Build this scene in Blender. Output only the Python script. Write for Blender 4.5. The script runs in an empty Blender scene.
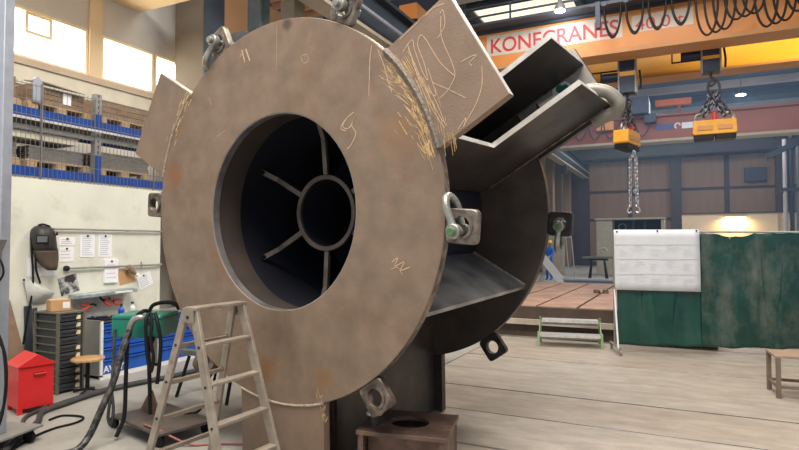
import bpy, math, random
from math import sin, cos, pi, radians as R
from mathutils import Vector as V, Matrix, Euler
random.seed(7)
scene = bpy.context.scene
col = scene.collection

# ------------------------------------------------------------------ camera
YAW = R(26.2)
cam_d = bpy.data.cameras.new('camera'); cam = bpy.data.objects.new('camera', cam_d); col.objects.link(cam)
cam.location = (0, 0, 1.65); cam.rotation_euler = (R(90 + 1.784), 0, YAW)
cam_d.sensor_width = 36; cam_d.lens = 578 / 799 * 36; cam_d.clip_end = 300
scene.camera = cam
# ------------------------------------------------------------------ world, exposure
scene.view_settings.view_transform = 'Standard'; scene.view_settings.look = 'None'
scene.view_settings.gamma = 1.0; scene.view_settings.use_curve_mapping = False
scene.view_settings.exposure = 0.78
scene.cycles.max_bounces = 7; scene.cycles.diffuse_bounces = 4; scene.cycles.glossy_bounces = 3
scene.cycles.transmission_bounces = 4; scene.cycles.volume_bounces = 0; scene.cycles.sample_clamp_indirect = 6
w = bpy.data.worlds.new('sky'); scene.world = w; w.use_nodes = True
w.node_tree.nodes['Background'].inputs[0].default_value = (0.80, 0.88, 1.0, 1)
w.node_tree.nodes['Background'].inputs[1].default_value = 0.40

# ------------------------------------------------------------------ lights
def area(name, loc, rot, sx, sy, power, color, spread=180):
    l = bpy.data.lights.new(name, 'AREA'); l.shape = 'RECTANGLE'; l.size = sx; l.size_y = sy
    l.energy = power; l.color = color; l.spread = R(spread)
    o = bpy.data.objects.new(name, l); o.location = loc; o.rotation_euler = rot; col.objects.link(o); return o
area('hall_fill_light', (-1.0, 1.0, 8.6), (0, 0, 0), 6, 5, 900, (1.0, 0.91, 0.80))  # added unseen soft lights under the closed roof
area('hall_fill_light', (-1.0, 9.5, 8.8), (0, 0, 0), 5, 3, 380, (1.0, 0.95, 0.88))
area('hall_fill_light', (0.0, 24.0, 9.4), (0, 0, 0), 10, 5, 480, (0.85, 0.92, 1.0))
area('hall_fill_light', (0.0, 36.0, 9.4), (0, 0, 0), 10, 5, 520, (0.9, 0.93, 1.0))
# added unseen spot standing in for low sun on the rear girder
sp = bpy.data.lights.new('sun_patch_spot', 'SPOT'); sp.energy = 26000; sp.color = (1.0, 0.84, 0.42); sp.spot_size = R(22); sp.spot_blend = 0.08; sp.shadow_soft_size = 0.15
so = bpy.data.objects.new('sun_patch_spot', sp); so.location = (12.0, 15.05, 6.35)
so.rotation_euler = V((-cos(R(17.8)), sin(R(17.8)), 0.02)).to_track_quat('-Z', 'Y').to_euler(); col.objects.link(so)

# ------------------------------------------------------------------ materials
MATS = {}
def mat(name, c, rough=0.6, metal=0.0, var=0.12, scale=5.0, bump=0.0, c2=None, c2pos=0.55, c2w=0.12, c2scale=None, stretch=(1, 1, 1), detail=6, bscale=60):
    m = bpy.data.materials.new(name); m.use_nodes = True; nt = m.node_tree; N = nt.nodes; Lk = nt.links
    b = N['Principled BSDF']; b.inputs['Roughness'].default_value = rough; b.inputs['Metallic'].default_value = metal
    tc = N.new('ShaderNodeTexCoord'); mp = N.new('ShaderNodeMapping'); mp.inputs['Scale'].default_value = stretch
    Lk.new(tc.outputs['Object'], mp.inputs[0])
    n = N.new('ShaderNodeTexNoise'); n.inputs['Scale'].default_value = scale; n.inputs['Detail'].default_value = detail
    Lk.new(mp.outputs[0], n.inputs['Vector'])
    r = N.new('ShaderNodeValToRGB'); e = r.color_ramp.elements
    e[0].position = 0.3; e[1].position = 0.72
    e[0].color = tuple(max(0, x * (1 - var)) for x in c) + (1,); e[1].color = tuple(min(1, x * (1 + var)) for x in c) + (1,)
    Lk.new(n.outputs['Fac'], r.inputs[0]); out = r.outputs[0]
    if c2:
        n2 = N.new('ShaderNodeTexNoise'); n2.inputs['Scale'].default_value = c2scale or scale * 0.5; n2.inputs['Detail'].default_value = 8
        n2.inputs['Roughness'].default_value = 0.65
        mp2 = N.new('ShaderNodeMapping'); mp2.inputs['Location'].default_value = (3.1, 7.7, 1.3); mp2.inputs['Scale'].default_value = stretch
        Lk.new(tc.outputs['Object'], mp2.inputs[0]); Lk.new(mp2.outputs[0], n2.inputs['Vector'])
        r2 = N.new('ShaderNodeValToRGB'); r2.color_ramp.elements[0].position = c2pos - c2w; r2.color_ramp.elements[1].position = c2pos + c2w
        Lk.new(n2.outputs['Fac'], r2.inputs[0])
        mx = N.new('ShaderNodeMixRGB'); mx.inputs[2].default_value = tuple(c2) + (1,)
        Lk.new(r2.outputs[0], mx.inputs[0]); Lk.new(out, mx.inputs[1]); out = mx.outputs[0]
    Lk.new(out, b.inputs['Base Color'])
    if bump:
        n3 = N.new('ShaderNodeTexNoise'); n3.inputs['Scale'].default_value = bscale; n3.inputs['Detail'].default_value = 4
        Lk.new(mp.outputs[0], n3.inputs['Vector'])
        bp = N.new('ShaderNodeBump'); bp.inputs['Strength'].default_value = bump; bp.inputs['Distance'].default_value = 0.01
        Lk.new(n3.outputs['Fac'], bp.inputs['Height']); Lk.new(bp.outputs[0], b.inputs['Normal'])
    MATS[name] = m; return m
def emit(name, c, s):
    m = bpy.data.materials.new(name); m.use_nodes = True; b = m.node_tree.nodes['Principled BSDF']
    b.inputs['Base Color'].default_value = tuple(c) + (1,); b.inputs['Emission Color'].default_value = tuple(c) + (1,); b.inputs['Emission Strength'].default_value = s
    return m
PLATE = mat('mill_scale_steel', (0.232, 0.166, 0.118), 0.50, 0.2, 0.20, 5.5, 0.15, (0.200, 0.120, 0.072), 0.62, 0.10, 2.2, bscale=90, detail=9)
ARM = mat('mill_scale_arm', (0.245, 0.173, 0.123), 0.55, 0.2, 0.15, 3.0, 0.15, (0.17, 0.122, 0.088), 0.58, 0.1, 1.6)
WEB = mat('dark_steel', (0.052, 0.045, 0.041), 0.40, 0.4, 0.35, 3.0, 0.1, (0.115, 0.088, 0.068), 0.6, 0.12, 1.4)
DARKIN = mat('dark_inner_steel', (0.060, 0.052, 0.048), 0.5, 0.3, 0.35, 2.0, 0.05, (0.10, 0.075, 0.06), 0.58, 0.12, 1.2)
EDGE = mat('pale_steel_edge', (0.60, 0.58, 0.55), 0.4, 0.3, 0.2, 12)
NAVYIN = mat('blue_black_inner', (0.012, 0.013, 0.021), 0.6, 0.0, 0.3, 2.0)  # bluer and darker than the skirt steel
MIDS = mat('lit_plate_grey', (0.36, 0.33, 0.30), 0.5, 0.3, 0.3, 7, 0.1)
RIMM = mat('machined_rim_steel', (0.38, 0.37, 0.37), 0.36, 0.75, 0.35, 7, 0.1)
WELD = mat('weld_bead', (0.42, 0.36, 0.28), 0.5, 0.5, 0.4, 40, 0.3)
SPAT = mat('weld_spatter_straw', (0.60, 0.40, 0.19), 0.7, 0.1, 0.35, 30)
CHALK = mat('orange_chalk', (0.58, 0.40, 0.27), 0.9, 0, 0.2, 50)
RUST = mat('rust_patch', (0.21, 0.105, 0.05), 0.8, 0.1, 0.3, 8)
LUG = mat('lug_steel', (0.22, 0.185, 0.15), 0.45, 0.6, 0.5, 16, 0.2, (0.07, 0.055, 0.05), 0.56, 0.08, 9)
LUGD = mat('dark_lug_steel', (0.06, 0.055, 0.055), 0.45, 0.6, 0.5, 16, 0.2)
GALV = mat('galvanised_steel', (0.36, 0.36, 0.33), 0.42, 0.7, 0.3, 14, 0.1, (0.20, 0.18, 0.14), 0.6, 0.08, 8)
PINGREEN = mat('green_pin_paint', (0.09, 0.17, 0.065), 0.5, 0.1, 0.3, 40)
ALU = mat('worn_aluminium', (0.32, 0.275, 0.225), 0.45, 0.35, 0.22, 9, 0.1, (0.24, 0.18, 0.13), 0.62, 0.08, 14)
HOLE = mat('black_hole_rubber', (0.02, 0.02, 0.02), 0.8, 0)
BOXS = mat('rusty_brown_steel', (0.135, 0.085, 0.065), 0.5, 0.3, 0.35, 7, 0.2, (0.26, 0.17, 0.12), 0.62, 0.08, 5)
CONC = mat('grey_concrete_floor', (0.335, 0.325, 0.295), 0.55, 0, 0.13, 1.6, 0.1, (0.18, 0.17, 0.155), 0.62, 0.10, 1.4)
SLAB = mat('pale_worn_floor_slab', (0.375, 0.332, 0.280), 0.5, 0, 0.14, 4.0, 0.35, (0.27, 0.235, 0.195), 0.56, 0.14, 5.0, stretch=(0.6, 1.6, 1), bscale=30, detail=10)
SLAB2 = mat('worn_floor_slab_brownish', (0.36, 0.308, 0.252), 0.5, 0, 0.15, 4.0, 0.35, (0.255, 0.213, 0.172), 0.56, 0.13, 5.0, stretch=(0.6, 1.6, 1), bscale=30, detail=10)
JOINT = mat('dark_joint', (0.05, 0.045, 0.045), 0.8, 0)
RAIL = mat('worn_floor_rail', (0.40, 0.39, 0.38), 0.25, 0.9, 0.3, 6)
WALL = mat('cream_wall', (0.66, 0.665, 0.575), 0.7, 0, 0.07, 2.5, 0.05, (0.52, 0.51, 0.42), 0.63, 0.10, 2.2)
UWALL = mat('upper_plaster_wall', (0.62, 0.58, 0.52), 0.8, 0, 0.05, 1.5)
SOFF = mat('warm_soffit', (0.75, 0.58, 0.36), 0.8, 0, 0.05, 1.5)  # warm reflected sunlight on soffit and pier put into the colour
SILL2 = mat('pale_deck_sheet', (0.80, 0.76, 0.62), 0.7, 0, 0.06, 3)
SILL = mat('tan_wall_band', (0.50, 0.40, 0.30), 0.8, 0, 0.08, 3)
FRAMEW = mat('cream_window_frame', (0.85, 0.70, 0.46), 0.6, 0, 0.05, 3)
GLOW = emit('daylit_window_pane', (1.0, 0.93, 0.78), 5.5)
BLUEB = mat('blue_rack_beam', (0.005, 0.060, 0.32), 0.45, 0.1, 0.15, 6)
BLUED = mat('blue_drawer', (0.008, 0.088, 0.44), 0.4, 0.0, 0.12, 5)
WOOD = mat('pallet_wood', (0.46, 0.32, 0.17), 0.8, 0, 0.25, 6, 0.2, stretch=(1, 1, 4))
CRATE = mat('old_crate_board', (0.23, 0.15, 0.09), 0.8, 0, 0.3, 6, 0.2, stretch=(1, 1, 3))
GREYM = mat('grey_painted_steel', (0.27, 0.27, 0.26), 0.5, 0.3, 0.12, 5)
STACK = mat('grey_stacked_sheets', (0.20, 0.19, 0.17), 0.6, 0.2, 0.25, 10, stretch=(1, 1, 8))
WIRE = mat('zinc_mesh_wire', (0.22, 0.22, 0.22), 0.4, 0.6, 0.1, 9)
CREAMT = mat('cream_tray', (0.62, 0.58, 0.46), 0.6, 0, 0.08, 4)
COLB = mat('beige_column', (0.135, 0.108, 0.080), 0.65, 0.1, 0.08, 1.5)
COLD = mat('dark_blue_grey_steel', (0.045, 0.058, 0.075), 0.5, 0.3, 0.15, 4)
COLG = mat('green_grey_steel', (0.15, 0.18, 0.18), 0.5, 0.3, 0.15, 4)
TAN = mat('tan_steel', (0.42, 0.35, 0.26), 0.6, 0.1, 0.1, 3)
ORWALL = mat('orange_lit_wall', (0.72, 0.46, 0.25), 0.7, 0, 0.06, 1)  # warm light on the bay walls put into the base colour
PAPER = mat('white_paper', (0.80, 0.80, 0.82), 0.8, 0, 0.03, 4)
INK = mat('grey_ink', (0.42, 0.44, 0.52), 0.9, 0, 0.1, 30)
BLACK = mat('black_rubber', (0.007, 0.007, 0.008), 0.6, 0, 0.2, 8)
BLACKP = mat('black_paint', (0.012, 0.012, 0.014), 0.45, 0.1, 0.2, 8)
HOSE = mat('grey_braided_hose', (0.075, 0.07, 0.066), 0.45, 0.1, 0.5, 26, 0.3, (0.010, 0.010, 0.010), 0.50, 0.06, 20)
FHOSE = mat('grey_floor_hose', (0.055, 0.055, 0.056), 0.6, 0, 0.3, 10, 0.1)
MASK = mat('welding_mask_black', (0.020, 0.018, 0.017), 0.5, 0, 0.2, 6, 0.1)
LEATH = mat('scorched_leather', (0.085, 0.058, 0.042), 0.75, 0, 0.3, 6, 0.2)
RED = mat('red_bin_paint', (0.62, 0.022, 0.022), 0.4, 0, 0.08, 3)
REDP = mat('red_plastic', (0.60, 0.05, 0.03), 0.4, 0, 0.08, 6)
CARD = mat('cardboard', (0.50, 0.29, 0.13), 0.8, 0, 0.1, 6)
OLIVE = mat('olive_grey_steel', (0.135, 0.13, 0.10), 0.5, 0.2, 0.15, 6)
DRAWG = mat('slate_drawer', (0.036, 0.045, 0.052), 0.5, 0.1, 0.15, 6)
CREAML = mat('cream_label', (0.72, 0.62, 0.40), 0.8, 0, 0.1, 10)
WHITEP = mat('white_paint', (0.72, 0.73, 0.74), 0.45, 0, 0.05, 5)
TABW = mat('worn_brown_table_top', (0.30, 0.21, 0.145), 0.6, 0, 0.2, 6, stretch=(1, 6, 1))
TABL = mat('brown_table_frame', (0.20, 0.15, 0.11), 0.6, 0.2, 0.2, 6)
CARTM = mat('dark_cart_steel', (0.10, 0.082, 0.072), 0.5, 0.3, 0.3, 6)
STOOLW = mat('stool_wood', (0.50, 0.30, 0.14), 0.5, 0, 0.2, 6, stretch=(1, 6, 1))
GREENB = mat('green_box_paint', (0.012, 0.19, 0.13), 0.35, 0, 0.12, 5)
BROWNP = mat('brown_plank', (0.24, 0.16, 0.105), 0.7, 0, 0.2, 6, stretch=(4, 1, 1))
POSTM = mat('blue_grey_post', (0.33, 0.36, 0.42), 0.5, 0.2, 0.12, 8)
FILM = mat('clear_plastic_film', (0.50, 0.51, 0.48), 0.25, 0, 0.2, 12)
STEELS = mat('bright_tool_steel', (0.42, 0.48, 0.50), 0.35, 0.6, 0.3, 12)
CURT = mat('green_welding_curtain', (0.004, 0.045, 0.033), 0.22, 0, 0.3, 1.5, 0.0, (0.105, 0.125, 0.105), 0.58, 0.12, 1.6, stretch=(1.4, 1, 0.8))
CURT2 = mat('clean_green_curtain', (0.004, 0.055, 0.041), 0.22, 0, 0.3, 1.5, 0.0, (0.03, 0.075, 0.06), 0.66, 0.14, 1.4)
SHEETM = mat('white_drawing_sheet', (0.66, 0.68, 0.71), 0.7, 0, 0.04, 6)
SHEETL = mat('pale_drawing_line', (0.48, 0.50, 0.54), 0.9, 0, 0.1, 30)
BED = mat('rusty_bed_plate', (0.40, 0.245, 0.175), 0.6, 0.1, 0.22, 2, 0.2, (0.25, 0.14, 0.10), 0.6, 0.12, 1.6)
BEDF = mat('dark_bed_casting', (0.085, 0.060, 0.048), 0.6, 0.2, 0.25, 3, 0.2)
LEDGE = mat('beige_angle_iron', (0.50, 0.44, 0.36), 0.5, 0.2, 0.15, 4)
STEPG = mat('grating_step', (0.42, 0.43, 0.42), 0.5, 0.4, 0.2, 20)
GREENL = mat('pale_green_paint', (0.16, 0.26, 0.12), 0.5, 0.1, 0.15, 9)
ORANGE = mat('orange_crane_paint', (0.68, 0.265, 0.065), 0.45, 0, 0.07, 1.5, 0, (0.60, 0.22, 0.06), 0.6, 0.15, 0.8)
YELL = mat('yellow_crane_paint', (0.82, 0.40, 0.040), 0.42, 0, 0.05, 1.5)
FLNG = mat('dusty_crane_flange', (0.58, 0.27, 0.10), 0.6, 0, 0.1, 2)
TXTBG = mat('pale_sign_ground', (0.62, 0.52, 0.42), 0.6, 0, 0.08, 3)
TXTR = mat('red_sign_lettering', (0.52, 0.045, 0.055), 0.5, 0, 0.08, 5)
MAGY = mat('yellow_magnet_paint', (0.78, 0.36, 0.03), 0.45, 0, 0.12, 4)
CHAINM = mat('dark_chain_steel', (0.10, 0.10, 0.12), 0.4, 0.7, 0.3, 20)
CHAINL = mat('bright_chain_steel', (0.45, 0.45, 0.47), 0.35, 0.7, 0.3, 20)
NAVY = mat('navy_hoist_paint', (0.025, 0.04, 0.075), 0.45, 0.1, 0.15, 6)
PINK = mat('dusty_red_crane_paint', (0.32, 0.10, 0.075), 0.6, 0, 0.08, 1)
BWALL = mat('brown_wall_panel', (0.255, 0.165, 0.115), 0.8, 0, 0.10, 1.2, stretch=(3, 1, 0.4))
BWALLD = mat('dark_wall_column', (0.060, 0.050, 0.052), 0.7, 0.1, 0.1, 2)
ROOF = mat('dark_roof_sheet', (0.055, 0.085, 0.14), 0.8, 0, 0.12, 0.6)
PURL = mat('pale_roof_purlin', (0.42, 0.40, 0.38), 0.7, 0, 0.1, 1)
RIBS = mat('rust_toned_roof_rib', (0.50, 0.28, 0.18), 0.7, 0, 0.1, 1)
CWALL = mat('cream_cabin_wall', (0.66, 0.52, 0.35), 0.7, 0, 0.05, 1)
BEIGEB = mat('beige_cabinet_paint', (0.40, 0.36, 0.28), 0.6, 0, 0.1, 3)
LAMP = emit('lit_lamp', (0.88, 0.95, 1.0), 22)
LAMPW = emit('warm_lit_lamp', (1.0, 0.70, 0.28), 16)
SKYL = emit('roof_light_pane', (0.85, 0.80, 0.66), 0.55)
BLUEW = mat('blue_workwear', (0.02, 0.13, 0.55), 0.8, 0, 0.15, 8)
SKIN = mat('skin', (0.50, 0.28, 0.19), 0.6, 0, 0.05, 8)
YHAT = mat('yellow_hard_hat', (0.80, 0.50, 0.04), 0.4, 0, 0.03, 8)

def stain(m, c, r, colr, amount):     # a soft-edged rust stain at a fixed spot of the part
    nt = m.node_tree; N = nt.nodes; Lk = nt.links; b = N['Principled BSDF']; old = b.inputs['Base Color'].links[0].from_socket
    tc = N.new('ShaderNodeTexCoord'); nz = N.new('ShaderNodeTexNoise'); nz.inputs['Scale'].default_value = 7; nz.inputs['Detail'].default_value = 6
    Lk.new(tc.outputs['Object'], nz.inputs['Vector'])
    d = N.new('ShaderNodeVectorMath'); d.operation = 'DISTANCE'; d.inputs[1].default_value = c; Lk.new(tc.outputs['Object'], d.inputs[0])
    k = N.new('ShaderNodeMath'); k.operation = 'MULTIPLY_ADD'; k.inputs[1].default_value = -1.0 / r; k.inputs[2].default_value = 0.55; Lk.new(d.outputs['Value'], k.inputs[0])
    a = N.new('ShaderNodeMath'); a.operation = 'ADD'; Lk.new(k.outputs[0], a.inputs[0]); Lk.new(nz.outputs['Fac'], a.inputs[1])
    g = N.new('ShaderNodeMapRange'); g.inputs[1].default_value = 0.30; g.inputs[2].default_value = 0.85; g.inputs[4].default_value = amount; Lk.new(a.outputs[0], g.inputs[0])
    mx = N.new('ShaderNodeMixRGB'); mx.inputs[2].default_value = tuple(colr) + (1,); Lk.new(g.outputs[0], mx.inputs[0]); Lk.new(old, mx.inputs[1]); Lk.new(mx.outputs[0], b.inputs['Base Color'])
for c_, r_, k_, a_ in (((0.43, 0, 0.70), 0.16, (0.24, 0.125, 0.045), 0.7), ((-0.15, 0, 0.72), 0.20, (0.25, 0.125, 0.045), 0.7), ((0.0, 0, 0.98), 0.30, (0.13, 0.085, 0.055), 0.6), ((-1.22, 0, 2.22), 0.22, (0.26, 0.105, 0.045), 0.75), ((1.05, 0, 2.35), 0.25, (0.30, 0.17, 0.08), 0.5), ((0.12, 0, 3.24), 0.08, (0.07, 0.05, 0.04), 0.8)): stain(PLATE, c_, r_, k_, a_)
for m_ in (BLACK, BLACKP, FHOSE, NAVYIN): m_.node_tree.nodes['Principled BSDF'].inputs['Specular IOR Level'].default_value = 0.25
# ------------------------------------------------------------------ mesh builder
class MB:
    def __init__(s): s.v = []; s.f = []
    def add(s, vs, fs):
        o = len(s.v); s.v += [tuple(p) for p in vs]; s.f += [tuple(i + o for i in f) for f in fs]; return s
    def box(s, x0, x1, y0, y1, z0, z1, M=None):
        p = [V((x, y, z)) for z in (z0, z1) for y in (y0, y1) for x in (x0, x1)]
        if M is not None: p = [M @ q for q in p]
        return s.add(p, [(0, 2, 3, 1), (4, 5, 7, 6), (0, 1, 5, 4), (2, 6, 7, 3), (0, 4, 6, 2), (1, 3, 7, 5)])
    def prism(s, poly, d):
        n = len(poly); a = [V(p) for p in poly]; d = V(d); b = [p + d for p in a]
        return s.add(a + b, [tuple(range(n))[::-1], tuple(range(n, 2 * n))] + [(i, (i + 1) % n, n + (i + 1) % n, n + i) for i in range(n)])
    def tube(s, path, r, n=8, closed=False, caps=True, rad=None):
        P = [V(p) for p in path]; m = len(P); rings = []
        up = None
        for i in range(m):
            if closed: t = P[(i + 1) % m] - P[i - 1]
            else: t = P[min(i + 1, m - 1)] - P[max(i - 1, 0)]
            t.normalize()
            if up is None:
                up = V((0, 0, 1)) if abs(t.z) < 0.9 else V((1, 0, 0))
            u = (up - t * up.dot(t)); u.normalize(); up = u; w_ = t.cross(u)
            rr = rad[i] if rad else r
            rings.append([P[i] + (u * cos(2 * pi * k / n) + w_ * sin(2 * pi * k / n)) * rr for k in range(n)])
        vs = [p for r_ in rings for p in r_]; fs = []
        for i in range(m if closed else m - 1):
            j = (i + 1) % m
            for k in range(n): fs.append((i * n + k, i * n + (k + 1) % n, j * n + (k + 1) % n, j * n + k))
        if caps and not closed: fs += [tuple(range(n))[::-1], tuple(range((m - 1) * n, m * n))]
        return s.add(vs, fs)
    def cyl(s, a, b, r0, r1=None, n=16): return s.tube([a, b], r0, n, rad=[r0, r0 if r1 is None else r1])
    def lathe(s, prof, n=20, M=None):
        vs = []; fs = []; m = len(prof)
        for r, z in prof:
            for k in range(n):
                p = V((r * cos(2 * pi * k / n), r * sin(2 * pi * k / n), z)); vs.append(M @ p if M is not None else p)
        for i in range(m - 1):
            for k in range(n): fs.append((i * n + k, i * n + (k + 1) % n, (i + 1) * n + (k + 1) % n, (i + 1) * n + k))
        fs += [tuple(range(n))[::-1], tuple(range((m - 1) * n, m * n))]
        return s.add(vs, fs)
    def holed(s, outer, inner, d):
        """plate between two matching loops, extruded by d"""
        n = len(outer); d = V(d); A = [V(p) for p in outer]; B = [V(p) for p in inner]
        vs = A + B + [p + d for p in A] + [p + d for p in B]; fs = []
        for i in range(n):
            j = (i + 1) % n
            fs += [(i, j, n + j, n + i)[::-1], (2 * n + i, 2 * n + j, 3 * n + j, 3 * n + i), (i, j, 2 * n + j, 2 * n + i), (n + i, n + j, 3 * n + j, 3 * n + i)[::-1]]
        return s.add(vs, fs)

def obj(name, mb, m, parent=None, bev=0.0, smooth=30, loc=None, mw=None):
    me = bpy.data.meshes.new(name); me.from_pydata(mb.v, [], mb.f); me.update()
    import bmesh
    bm = bmesh.new(); bm.from_mesh(me); bmesh.ops.recalc_face_normals(bm, faces=bm.faces); bm.to_mesh(me); bm.free()
    if smooth:
        me.shade_smooth(); me.set_sharp_from_angle(angle=R(smooth))
    me.materials.append(m)
    o = bpy.data.objects.new(name, me); col.objects.link(o)
    if parent is not None: o.parent = parent
    if loc: o.location = loc
    if mw is not None: o.matrix_world = mw
    if bev:
        b = o.modifiers.new('edge', 'BEVEL'); b.width = bev; b.segments = 2; b.limit_method = 'ANGLE'
    return o
def tag(o, label, cat=None, group=None, kind=None):
    o['label'] = label
    if cat: o['category'] = cat
    if group: o['group'] = group
    if kind: o['kind'] = kind
    return o
def thing(name, label, cat, loc=(0, 0, 0), rz=0, group=None, mw=None):
    o = bpy.data.objects.new(name, None); col.objects.link(o); o.empty_display_size = 0.1
    o.location = loc; o.rotation_euler = (0, 0, rz)
    if mw is not None: o.matrix_world = mw
    return tag(o, label, cat, group)
def struct(name, mb, m, label=None, parent=None, bev=0):
    o = obj(name, mb, m, parent, bev)
    if parent is None:
        o['kind'] = 'structure'
        if label: o['label'] = label
    return o
def dup(o, parent=None):
    c = o.copy(); col.objects.link(c)
    if parent is not None: c.parent = parent
    for ch in [x for x in bpy.data.objects if x.parent == o]: dup(ch, c)
    return c
def B(*a): return MB().box(*a)
def shared(name, me_obj, parent, loc, rot=None):
    c = bpy.data.objects.new(name, me_obj.data); col.objects.link(c); c.parent = parent; c.location = loc
    if rot: c.rotation_euler = rot
    return c
def text_mesh(body, size, weight=0.0):
    cu = bpy.data.curves.new('lettering', 'FONT'); cu.body = body; cu.size = size; cu.offset = weight; cu.extrude = 0.004
    o = bpy.data.objects.new('lettering', cu); col.objects.link(o)
    dg = bpy.context.evaluated_depsgraph_get(); me = bpy.data.meshes.new_from_object(o.evaluated_get(dg))
    bpy.data.objects.remove(o); return me
def lettering(body, size, m, parent, M, xscale=1.0, weight=0.0):
    me = text_mesh(body, size, weight); me.materials.clear(); me.materials.append(m)
    wmax = max(v.co.x for v in me.vertices)
    o = bpy.data.objects.new('lettering', me); col.objects.link(o); o.parent = parent
    o.matrix_local = M @ Matrix.Diagonal((xscale, 1, 1, 1)); return o, wmax

RT = V((cos(YAW), sin(YAW), 0)); FW = V((-sin(YAW), cos(YAW), 0))
def cpt(px, d, z): return VC((px - 399.5) / 578 * d, d, z)   # a world point from its bearing, distance ahead and height
def VC(x, y, z=0.0):            # a ground-plan point given as (to the right of, ahead of) the standpoint
    p = RT * x + FW * y; return V((p.x, p.y, z))

# ================================================================== SETTING
# --- floor: plain concrete bed, with a field of long pale slabs between sunk rails
fm = MB()
fm.box(-9, -2.95, -3, 46, -0.3, 0.0); fm.box(-2.95, 9, 11.08, 46, -0.3, 0.0); fm.box(-2.95, 9, -3, 11.08, -0.3, -0.035)
floor = struct('floor', fm, CONC, 'worn grey concrete floor of the workshop hall')
seams = [-2.8, -1.88, -0.96, -0.04, 0.88, 1.80, 2.72, 3.64, 4.56, 5.49, 6.42, 7.35, 8.28, 9.21, 10.14, 11.07]
for i in range(len(seams) - 1):
    xs = [-2.94, 9.0]
    for k in range(1):
        g = 0.011 if i not in (8, 9, 10) else 0.016
        obj('slab', B(xs[k] + 0.003, xs[k + 1] - 0.003, seams[i] + g, seams[i + 1] - g, -0.034, 0.0 - 0.003 * ((i * 3 + k) % 2)), SLAB if (i + k) % 3 else SLAB2, floor, bev=0.004)
for y in (5.49, 6.42):
    obj('rail_strip', B(-2.9, 8.8, y - 0.010, y + 0.012, -0.034, -0.002), RAIL, floor)
# --- left partition wall with cream paint
wl = struct('wall_left', B(-6.95, -6.8, -1.0, 5.98, 0, 2.40), WALL, 'cream painted partition wall below the pallet racking')
struct('baseboard_left', B(-6.8, -6.785, -1.0, 5.98, 0, 0.12), GREYM, 'grey skirting along the cream partition wall')
# --- outer wall with the bright window band
ow = MB(); WX = -8.6
ow.box(WX - 0.3, WX, -1, 8.6, 0, 4.34); ow.box(WX - 0.3, WX, -1, 8.6, 5.09, 10.0)
ow.box(WX - 0.3, WX, 6.06, 6.30, 4.34, 5.09); ow.box(WX - 0.3, WX, -1, 2.6, 4.34, 5.09); ow.box(WX - 0.3, WX, 8.2, 8.6, 4.34, 5.09)
struct('wall_outer_left', ow, UWALL, 'pale upper outer wall above the racking')
struct('trim_1', B(WX, WX + 0.06, 2.0, 8.6, 4.24, 4.34), SILL, 'brown sill band under the bright windows')
struct('trim_2', B(WX, WX + 0.03, 2.0, 8.6, 3.95, 4.24), CREAMT, 'tan wall band under the window sill')
def window(n, y0, y1, mull, label):
    f = MB(); t = 0.045
    f.box(WX - 0.12, WX + 0.02, y0, y0 + t, 4.34, 5.09); f.box(WX - 0.12, WX + 0.02, y1 - t, y1, 4.34, 5.09)
    f.box(WX - 0.12, WX + 0.02, y0 + t, y1 - t, 4.34, 4.34 + t); f.box(WX - 0.12, WX + 0.02, y0 + t, y1 - t, 5.09 - t, 5.09)
    o = struct('window_%d' % n, f, FRAMEW, label)
    for m_ in mull: obj('mullion', B(WX - 0.09, WX - 0.02, m_ - 0.02, m_ + 0.02, 4.385, 5.045), FRAMEW, o)
    ys = [y0 + t] + list(mull) + [y1 - t]
    for a, b in zip(ys, ys[1:]): obj('pane', B(WX - 0.10, WX - 0.095, a, b, 4.385, 5.045), GLOW, o)
    return o
w1 = window(1, 2.6, 6.06, [3.6], 'long overexposed window above the racking with a small casement')
c = MB(); y0, y1, z0, z1 = 5.08, 5.49, 4.73, 5.06; t = 0.05
c.box(WX - 0.03, WX, y0, y0 + t, z0, z1); c.box(WX - 0.03, WX, y1 - t, y1, z0, z1); c.box(WX - 0.03, WX, y0 + t, y1 - t, z0, z0 + t); c.box(WX - 0.03, WX, y0 + t, y1 - t, z1 - t, z1)
obj('casement', c, FRAMEW, w1)
window(2, 6.30, 7.35, [], 'middle bright window right of the wall pier')
window(3, 7.37, 8.2, [], 'bright window partly behind the steel plate')
struct('trim_3', B(WX, WX + 0.05, 6.07, 6.29, 4.3, 5.73), SOFF, 'orange lit pier between the bright windows')
struct('ceiling_side_aisle', B(WX, -6.9, -1, 7.05, 5.73, 5.85), SOFF, 'warm lit soffit over the side aisle')
# --- columns of the side aisle
def column(name, x0, x1, y0, y1, z1, m1, m2, label):
    o = struct(name, B(x0, x1, y0, y1, 0, z1), m1, label, bev=0.01)
    obj('flange', B(x1, x1 + 0.035, y0 - 0.02, y1 + 0.02, 0, z1), m2, o)
    return o
column('column_1', -8.33, -7.62, 7.6, 8.05, 10, COLB, COLD, 'broad beige column behind the steel ring with a dark flange')
def hbeam(name, x, y, w, d, z1, m, label):
    mb = MB(); mb.box(x - w / 2, x + w / 2, y - d / 2, y - d / 2 + 0.03, 0, z1); mb.box(x - w / 2, x + w / 2, y + d / 2 - 0.03, y + d / 2, 0, z1); mb.box(x - 0.02, x + 0.02, y - d / 2 + 0.03, y + d / 2 - 0.03, 0, z1)
    return struct(name, mb, m, label)
hbeam('column_2', -7.35, 8.75, 0.30, 0.3, 10, COLG, 'green grey steel column behind the ring')
struct('column_3', B(-7.45, -7.1, 9.55, 9.9, 0, 10), TAN, 'tan steel column behind the top of the ring')
struct('wall_far_left', B(-13.3, -13, 8.6, 24, 0, 10), ORWALL, 'orange lit wall of the neighbouring bay')
struct('wall_bay_end', B(-13.0, -7.6, 24, 24.2, 0, 10), ORWALL, 'end wall of the neighbouring bay')
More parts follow.
